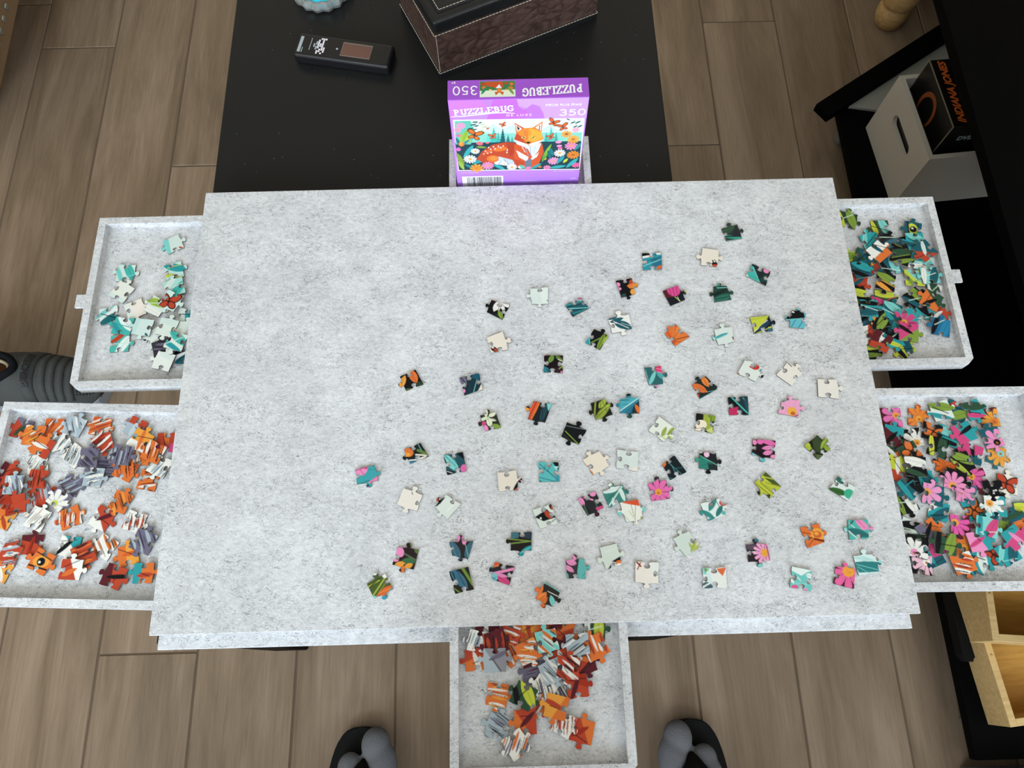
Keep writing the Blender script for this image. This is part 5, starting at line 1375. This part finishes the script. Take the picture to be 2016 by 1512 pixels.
for i, (dx, h, m_) in enumerate(((-0.0835, 0.108, 'device'), (0.000, 0.118, 'dvd'), (0.016, 0.112, 'device'), (0.032, 0.116, 'dvd'), (0.048, 0.110, 'device'))):
    c = empty('disc_case', (0.7526 + dx * .9965, 0.5391 + dx * .0837, 0.0728), math.radians(4.8))
    tag(c, 'dark disc case standing in the white crate beside the boxed set', 'disc case', 'disc cases in the crate')
    box('case', (-0.007, -0.066, 0), (0.007, 0.066, h), M[m_], c, 0.0008)
    box('spine_label', (-0.006, -0.0664, 0.004), (0.006, -0.0658, h - .01), M['titley'] if i == 2 else M['lightgrey'] if i == 3 else M['orange'], c)

# ---- wooden trays on the near end of the shelf


def wood_tray(label, x, y, z, lx, ly, h, rz):
    e = empty('wooden_tray', (x, y, z), rz)
    tag(e, label, 'tray', 'wooden trays on the black stand')
    t = 0.0095
    for nm, lo, hi in (('side', (0, 0, 0), (t, ly, h)), ('side', (lx - t, 0, 0), (lx, ly, h)), ('side', (t, 0, 0), (lx - t, t, h)), ('side', (t, ly - t, 0), (lx - t, ly, h))):
        box(nm, lo, hi, M['traytrim'], e, 0.0006)
    box('tray_bottom', (t, t, 0.002), (lx - t, ly - t, 0.007), M['traywood'], e)
    for yy in (ly * .3, ly * .7):
        lathe('pin', [(0.0014, 0), (0.0014, 0.0006), (0.0005, 0.0008)], M['footwood'], e, 10, (t / 2, yy, h))
    return e


q0, q1 = un(1990, 1432, 0.118), un(1905, 1165, 0.118)
rz = math.atan2(q1[1] - q0[1], q1[0] - q0[0]) - math.pi / 2
wood_tray('long shallow oak tray lying on the shelf of the black stand', q0[0], q0[1], 0.0662, 0.24, 0.30, 0.052, rz)
w0 = un(1953, 1262, 0.172)
wood_tray('smaller oak tray stacked across the long wooden tray', w0[0] + .001, w0[1], 0.1185, 0.22, 0.20, 0.054, math.radians(-5))

# ---- black object with a scalloped edge beside the trays
P = []
for i in range(41):
    t = i / 40
    P.append((0.0140 + 0.0080 * abs(math.sin(t * math.pi * 4.0)) ** 0.8, 0.096 * t))
P = [(0.0, 0.100), (0.0, 0.006), (0.004, -0.002), (0.012, -0.004)] + P
sc_ = prism('scalloped_pad', P, 0, 0.020, M['rubber'], None, 0.0, (0.6045, -0.300, 0.0662), math.radians(0.5))
tag(sc_, 'black pad with a scalloped edge standing beside the wooden trays', 'pad')

# ---- grey box at the near end of the stand
gb = empty('grey_bin', (0.60, -0.70, 0))
tag(gb, 'flat grey fabric bin on the floor at the end of the stand', 'bin')
box('bin_body', (0.01, 0, 0), (0.40, 0.255, 0.085), M['grey'], gb, 0.004)
box('bin_lid', (0.005, -0.003, 0.085), (0.405, 0.257, 0.098), M['grey'], gb, 0.003)

# ================================================================== upholstered seat on the left with nailheads
s0, s1 = un(40, 0, 0.13), un(0, 190, 0.13)
dirv = (s0 - s1)[:2] / np.linalg.norm((s0 - s1)[:2])
ang = math.atan2(dirv[1], dirv[0])
so = empty('upholstered_bench', (s1[0], s1[1], 0), ang)
tag(so, 'beige upholstered bench with a row of round nailheads along its edge', 'bench')
box('seat_base', (-0.02, 0.0, 0.13), (0.80, 0.55, 0.30), M['beige'], so, 0.004)
box('cushion', (-0.02, 0.012, 0.3003), (0.80, 0.55, 0.40), M['beige'], so, 0.02, 4)
for x, y in ((0.08, 0.12), (0.72, 0.12), (0.08, 0.48), (0.72, 0.48)):
    lathe('leg', [(0.018, 0), (0.025, 0.1), (0.028, 0.13)], M['blackmat'], so, 16, (x, y, 0))
nh = None
for i in range(28):
    if nh is None:
        o = lathe('nailhead', [(0.0068, 0), (0.0060, 0.002), (0.0038, 0.0034), (0.001, 0.004)], M['nail'], so, 12)
        nh = o.data
    else:
        o = link('nailhead', nh, None, so)
    o.rotation_euler = (math.radians(90), 0, 0)
    o.location = (0.004 + i * 0.0285, 0.0002, 0.160)

# ================================================================== armchair with a turned wooden foot
ac = empty('armchair', (0.775, 0.925, 0))
tag(ac, 'armchair standing on a pale turned wooden foot behind the table', 'armchair')
TURN = [(0.019, 0.0), (0.0265, 0.004), (0.0305, 0.020), (0.0315, 0.034), (0.0285, 0.045), (0.0255, 0.048), (0.0295, 0.051), (0.0335, 0.060), (0.0345, 0.075), (0.032, 0.095), (0.034, 0.12), (0.040, 0.15)]
for i, (x, y) in enumerate(((0, 0), (0.5, 0.1), (0.0, 0.52), (0.5, 0.6))):
    lathe('leg', TURN, M['footwood'], ac, 28, (x, y, 0))
box('seat', (-0.06, -0.02, 0.15), (0.60, 0.68, 0.42), M['beige'], ac, 0.02, 3)
box('backrest', (-0.06, 0.58, 0.4205), (0.60, 0.70, 0.95), M['beige'], ac, 0.03, 3)

# ================================================================== grey shoe on the floor
sh = empty('slip_on_shoe', (-0.690, 0.163, 0.0), math.radians(180 - 4))
tag(sh, 'grey knit slip-on sports shoe with a tan insole on the floor', 'shoe')
SLEN = 0.285


def shoe_w(t):      # half width along the length, toe at 0
    return 0.049 * (max(0.0, 1 - (1 - min(t / 0.28, 1)) ** 2.3)) ** 0.5 * (1 - 0.24 * max(0, min((t - 0.35) / 0.35, 1))) * (1.0 if t < 0.88 else math.sqrt(max(0.0, 1 - ((t - 0.88) / 0.125) ** 2)))


def shoe_h(t):
    return 0.034 + 0.014 * min(t / 0.15, 1) + 0.058 * max(0, min((t - 0.04) / 0.36, 1)) ** 1.05


def shoe_z(t, u):   # u -1..1 across
    base = 0.022
    return base + (shoe_h(t) - base) * (1 - abs(u) ** 2.6) ** 0.6


bm = bmesh.new()
NT_, NU = 60, 25
grid = []
for i in range(NT_ + 1):
    t = 0.004 + 0.992 * i / NT_
    row = []
    for j in range(NU):
        u = -1 + 2 * j / (NU - 1)
        row.append(bm.verts.new((t * SLEN, u * shoe_w(t), shoe_z(t, u))))
    grid.append(row)


def in_open(i, j):
    t = (i + .5) / NT_
    u = -1 + 2 * (j + .5) / (NU - 1)
    e = ((t - 0.665) / 0.29) ** 2 + (u / 0.66) ** 2
    return e < 1


for i in range(NT_):
    for j in range(NU - 1):
        if not in_open(i, j):
            bm.faces.new((grid[i][j], grid[i + 1][j], grid[i + 1][j + 1], grid[i][j + 1]))
upper = from_bm('upper', bm, M['shoe'], sh, True)
so_m = upper.modifiers.new('Solidify', 'SOLIDIFY')
so_m.thickness = 0.003
so_m.offset = -1
outl = [(t * SLEN, shoe_w(t) * 1.03 + 0.002) for t in np.linspace(0.0, 1.0, 40)]
outl = outl + [(x, -y) for x, y in outl[::-1]]
prism('sole', outl, 0.0, 0.024, M['shoesole'], sh)
inn = [(t * SLEN, shoe_w(t) * 0.78) for t in np.linspace(0.34, 0.97, 24)]
prism('insole', inn + [(x, -y) for x, y in inn[::-1]], 0.024, 0.030, M['insole'], sh)


def shoe_ribbon(name, t0, t1, u0, u1, m, lift=0.0016, n=16, skew=0.0):
    bm = bmesh.new()
    pv = None
    for i in range(n + 1):
        u = u0 + (u1 - u0) * i / n
        pr = []
        for t in (t0 + skew * u, t1 + skew * u):
            nz = shoe_z(t, u) + lift
            pr.append(bm.verts.new((t * SLEN, u * shoe_w(t) * 1.02, nz)))
        if pv: bm.faces.new((pv[0], pv[1], pr[1], pr[0]))
        pv = pr
    o = from_bm(name, bm, m, sh, True)
    q = o.modifiers.new('Solidify', 'SOLIDIFY')
    q.thickness = 0.0016
    return o


for k in range(4):
    shoe_ribbon('strap', 0.125 + k * 0.040, 0.153 + k * 0.040, -0.80, 0.80, M['shoe'], 0.0014, skew=-0.015)
shoe_ribbon('logo_strap', 0.290, 0.352, -0.86, 0.86, M['shoe'], 0.0018)


def shoe_rim(name, m, k0, k1, dz, rad):
    bm = bmesh.new()
    n, mm = 48, 8
    rings = []
    for i in range(n):
        an = 2 * math.pi * i / n
        t = 0.665 + 0.29 * k0 * math.cos(an)
        u = 0.66 * k0 * math.sin(an)
        c = Vector((t * SLEN, u * shoe_w(min(t, .97)), shoe_z(t, u) + dz))
        out = Vector((math.cos(an), math.sin(an), 0))
        rings.append([bm.verts.new(c + out * rad * math.cos(2 * math.pi * q / mm) + Vector((0, 0, 1)) * rad * k1 * math.sin(2 * math.pi * q / mm)) for q in range(mm)])
    for i in range(n):
        a, b = rings[i], rings[(i + 1) % n]
        for q in range(mm):
            bm.faces.new((a[q], a[(q + 1) % mm], b[(q + 1) % mm], b[q]))
    return from_bm(name, bm, m, sh, True)


shoe_rim('collar', M['shoedark'], 0.99, 1.3, 0.0, 0.0060)
shoe_rim('lining', M['cream'], 0.80, 1.6, -0.020, 0.0035)
# printed name draped over the logo strap
me = text_mesh('SKECHERS', 0.0115, bold=0.0004)
for v in me.vertices:
    u = v.co.x / 0.036 * 0.8
    t = 0.321 + v.co.y / SLEN
    v.co = Vector((t * SLEN, u * shoe_w(t) * 1.02, shoe_z(t, max(-1, min(1, u))) + 0.0050))
link('logo_lettering', me, M['ink'], sh)
bm = bmesh.new()
for i in range(6):
    for j in range(5):
        t, u = 0.040 + i * 0.013, 0.20 + j * 0.10
        c = Vector((t * SLEN, u * shoe_w(t), shoe_z(t, u) + 0.0006))
        vs = [bm.verts.new(c + Vector((dx * .0017, dy * .0017, 0))) for dx, dy in ((-1, 0), (0, -1), (1, 0), (0, 1))]
        bm.faces.new(vs)
from_bm('mesh_dots', bm, M['shoedark'], sh)

# ================================================================== unseen sofa behind the person, added to shade the near floor
sf = empty('sofa', (0.0, -1.28, 0))
tag(sf, 'wide beige sofa added out of view behind the person to shade the floor', 'sofa')
box('seat', (-1.05, -0.40, 0.12), (1.05, 0.40, 0.42), M['beige'], sf, 0.03, 3)
box('backrest', (-1.05, -0.62, 0.12), (1.05, -0.405, 0.90), M['beige'], sf, 0.04, 3)
for s_ in (-1, 1):
    box('armrest', (s_ * 1.06 if s_ > 0 else -1.26, -0.62, 0.12), (1.26 if s_ > 0 else -1.06, 0.40, 0.62), M['beige'], sf, 0.04, 3)
    for y_ in (-0.5, 0.3):
        lathe('leg', [(0.02, 0), (0.026, 0.12)], M['blackmat'], sf, 14, (s_ * 1.1, y_, 0))
# ================================================================== the person taking the picture
def blob(name, parts, m, parent, voxel, smooth=6):
    """capsules and ellipsoids fused into one continuous surface"""
    bm = bmesh.new()
    for p in parts:
        if p[0] == 'e':
            _, c, r = p
            q = bmesh.ops.create_icosphere(bm, subdivisions=3, radius=1.0)
            for v in q['verts']:
                v.co = Vector((c[0] + v.co.x * r[0], c[1] + v.co.y * r[1], c[2] + v.co.z * r[2]))
        else:
            _, a, b, ra, rb = p
            a, b = Vector(a), Vector(b)
            tm = bmesh.new()
            for c, r in ((a, ra), (b, rb)):
                q = bmesh.ops.create_icosphere(tm, subdivisions=2, radius=r)
                for v in q['verts']:
                    v.co += c
            h = bmesh.ops.convex_hull(tm, input=list(tm.verts))
            bmesh.ops.delete(tm, geom=[g for g in h['geom_interior'] if isinstance(g, bmesh.types.BMVert)], context='VERTS')
            bmesh.ops.recalc_face_normals(tm, faces=tm.faces)
            tmm = bpy.data.meshes.new('hull')
            tm.to_mesh(tmm)
            tm.free()
            bm.from_mesh(tmm)
            bpy.data.meshes.remove(tmm)
    o = from_bm(name, bm, m, parent, True)
    r = o.modifiers.new('Remesh', 'REMESH')
    r.mode = 'VOXEL'
    r.voxel_size = voxel
    r.use_smooth_shade = True
    s = o.modifiers.new('Smooth', 'SMOOTH')
    s.iterations = smooth
    dg = bpy.context.evaluated_depsgraph_get()
    me = bpy.data.meshes.new_from_object(o.evaluated_get(dg))
    o.modifiers.clear()
    o.data = me
    if not me.materials: me.materials.append(m)
    for p in me.polygons: p.use_smooth = True
    return o


pe = empty('person', (-0.015, -0.55, 0))
tag(pe, 'person standing in grey split-toe socks and black trousers at the board', 'person')
OX, OY = -0.015, -0.55
FEET = ((-1, -0.2435, -0.3685, 0.03), (1, 0.2285, -0.3705, -0.03))


def foot_pt(side, bx, by, x, y, z):
    # side: -1 left foot, +1 right foot; x>0 towards the other foot
    return (bx + (-side) * x - OX, by + y - OY, z)


body = []
for side, bx, by, _ in FEET:
    F_ = lambda x, y, z: foot_pt(side, bx, by, x, y, z)
    sock = [('e', F_(0.0235, -0.022, 0.037), (0.0205, 0.024, 0.0180)), ('e', F_(0.0330, -0.050, 0.037), (0.0215, 0.034, 0.0190)),
            ('e', F_(-0.0115, -0.050, 0.034), (0.0185, 0.020, 0.0150)), ('e', F_(-0.0135, -0.076, 0.036), (0.0235, 0.032, 0.0170)),
            ('e', F_(0.014, -0.105, 0.042), (0.044, 0.045, 0.0235)), ('e', F_(0.010, -0.165, 0.050), (0.036, 0.055, 0.033)),
            ('e', F_(0.004, -0.235, 0.046), (0.033, 0.040, 0.031)), ('c', F_(0.004, -0.225, 0.06), F_(0.0, -0.222, 0.17), 0.036, 0.036)]
    s_ = blob('sock', sock, M['sock'], pe, 0.0032, 3)
    kx = bx * 0.80
    body += [('c', F_(0.004, -0.225, 0.10), (kx - OX, -0.575 - OY, 0.47), 0.030, 0.046), ('c', (kx - OX, -0.575 - OY, 0.47), (side * 0.09, -0.62 - OY, 0.86), 0.046, 0.068)]
    # slipper worn on this foot
    sl = empty('flip_flop', (bx, by, 0))
    tag(sl, 'black thong slipper worn on the %s foot of the person' % ('left' if side < 0 else 'right'), 'slipper', 'slippers on the feet')
    L, hwid = 0.275, 0.0515
    out = []
    for i in range(48):
        an = 2 * math.pi * i / 48
        yy = -L / 2 + L / 2 * math.cos(an)
        tt = -yy / L
        w = hwid * abs(math.sin(an)) ** 0.62 * (1 - 0.22 * min(1, max(0, (tt - .3) / .5)))
        out.append(((w if math.sin(an) > 0 else -w) * 1.0, yy))
    prism('sole', out, 0.0, 0.0185, M['rubber'], sl, 0.002)
    for sgn in (-1, 1):
        cx_ = -side * 0.007
        path = [(cx_, -0.034, 0.014), (cx_, -0.044, 0.050), (cx_ + sgn * 0.010, -0.066, 0.0640), (cx_ + sgn * 0.028, -0.094, 0.0700), (cx_ * .6 + sgn * 0.050, -0.128, 0.050), (sgn * 0.046, -0.155, 0.014)]
        wd = [0.004, 0.006, 0.011, 0.019, 0.020, 0.016]
        bm = bmesh.new()
        pv = None
        for i, p in enumerate(path):
            a_, b_2 = Vector(path[max(i - 1, 0)]), Vector(path[min(i + 1, len(path) - 1)])
            tdir = (b_2 - a_).normalized()
            nrm = Vector((sgn * (0.2 if i < 3 else 0.75), 0.15, 1)).normalized()
            sdv = tdir.cross(nrm).normalized()
            ring = []
            for q in range(10):
                an = 2 * math.pi * q / 10
                ring.append(bm.verts.new(Vector(p) + sdv * wd[i] * math.cos(an) + nrm * 0.0035 * math.sin(an)))
            if pv:
                for q in range(10):
                    bm.faces.new((pv[q], pv[(q + 1) % 10], ring[(q + 1) % 10], ring[q]))
            else:
                bm.faces.new(ring)
            pv = ring
        bm.faces.new(pv)
        o = from_bm('strap', bm, M['rubber'], sl, True)
        md = o.modifiers.new('Subsurf', 'SUBSURF')
        md.levels = md.render_levels = 1
hy = -0.62 - OY
trous = []
for side, bx, by, _ in FEET:
    kx = bx * 0.80
    trous += [('c', (bx - OX, by - 0.222 - OY, 0.125), (kx - OX, -0.575 - OY, 0.47), 0.052, 0.066), ('c', (kx - OX, -0.575 - OY, 0.47), (side * 0.09, hy, 0.86), 0.066, 0.090)]
trous += [('e', (0, hy, 0.92), (0.175, 0.115, 0.12))]
blob('trousers', trous, M['trouser'], pe, 0.009, 5)
body += [('e', (0, hy, 0.92), (0.16, 0.105, 0.12)), ('c', (0, hy, 0.95), (0, hy + .01, 1.30), 0.12, 0.13), ('c', (-0.13, hy, 1.36), (0.13, hy, 1.36), 0.062, 0.062),
         ('c', (0, hy, 1.38), (0, hy + .03, 1.50), 0.055, 0.050), ('e', (0, hy + .055, 1.585), (0.076, 0.098, 0.118)), ('e', (0, hy + .150, 1.575), (0.013, 0.018, 0.018))]
shirt = [('c', (0, hy, 0.94), (0, hy + .01, 1.28), 0.142, 0.150), ('c', (-0.14, hy, 1.36), (0.14, hy, 1.36), 0.072, 0.072), ('e', (0, hy, 1.18), (0.185, 0.125, 0.26))]
for s in (-1, 1):
    sh_, el, wr = (s * 0.185, hy, 1.355), (s * 0.245, hy + .09, 1.10), (s * 0.115, hy + .215, 1.185)
    body += [('c', sh_, el, 0.048, 0.038), ('c', el, wr, 0.038, 0.027), ('e', (s * 0.098, hy + .245, 1.198), (0.020, 0.040, 0.036))]
    for k in range(4):
        b0 = (s * 0.092, hy + .268, 1.172 + k * .0185)
        b1 = (s * 0.078, hy + .292 - abs(k - 1.5) * .004, 1.175 + k * .0185)
        b2 = (s * 0.060, hy + .286, 1.176 + k * .0185)
        body += [('c', b0, b1, 0.0088, 0.0082), ('c', b1, b2, 0.0082, 0.0074)]
    body += [('c', (s * 0.094, hy + .235, 1.226), (s * 0.076, hy + .245, 1.236), 0.010, 0.009), ('c', (s * 0.076, hy + .245, 1.236), (s * 0.058, hy + .250, 1.232), 0.009, 0.008)]
    shirt += [('c', sh_, el, 0.060, 0.050)]
    body += [('e', (s * 0.078, hy + .045, 1.585), (0.012, 0.022, 0.030))]
blob('body', body, M['skin'], pe, 0.0065, 3)
blob('shirt', shirt, M['shirt'], pe, 0.009, 5)
blob('hair', [('e', (0, hy + .040, 1.620), (0.083, 0.100, 0.098)), ('e', (0, hy + .000, 1.56), (0.076, 0.066, 0.10))], M['hair'], pe, 0.008, 4)
for s in (-1, 1):
    lathe('eye', [(0.004, 0.0), (0.011, 0.004), (0.006, 0.009)], M['white'], pe, 12, (s * 0.032, hy + .140, 1.590)).rotation_euler = (math.radians(-90), 0, 0)
bm = bmesh.new()
add_box(bm, (-.024, hy + .139, 1.527), (.024, hy + .146, 1.534), 0.002)
from_bm('mouth', bm, M['orange'], pe)
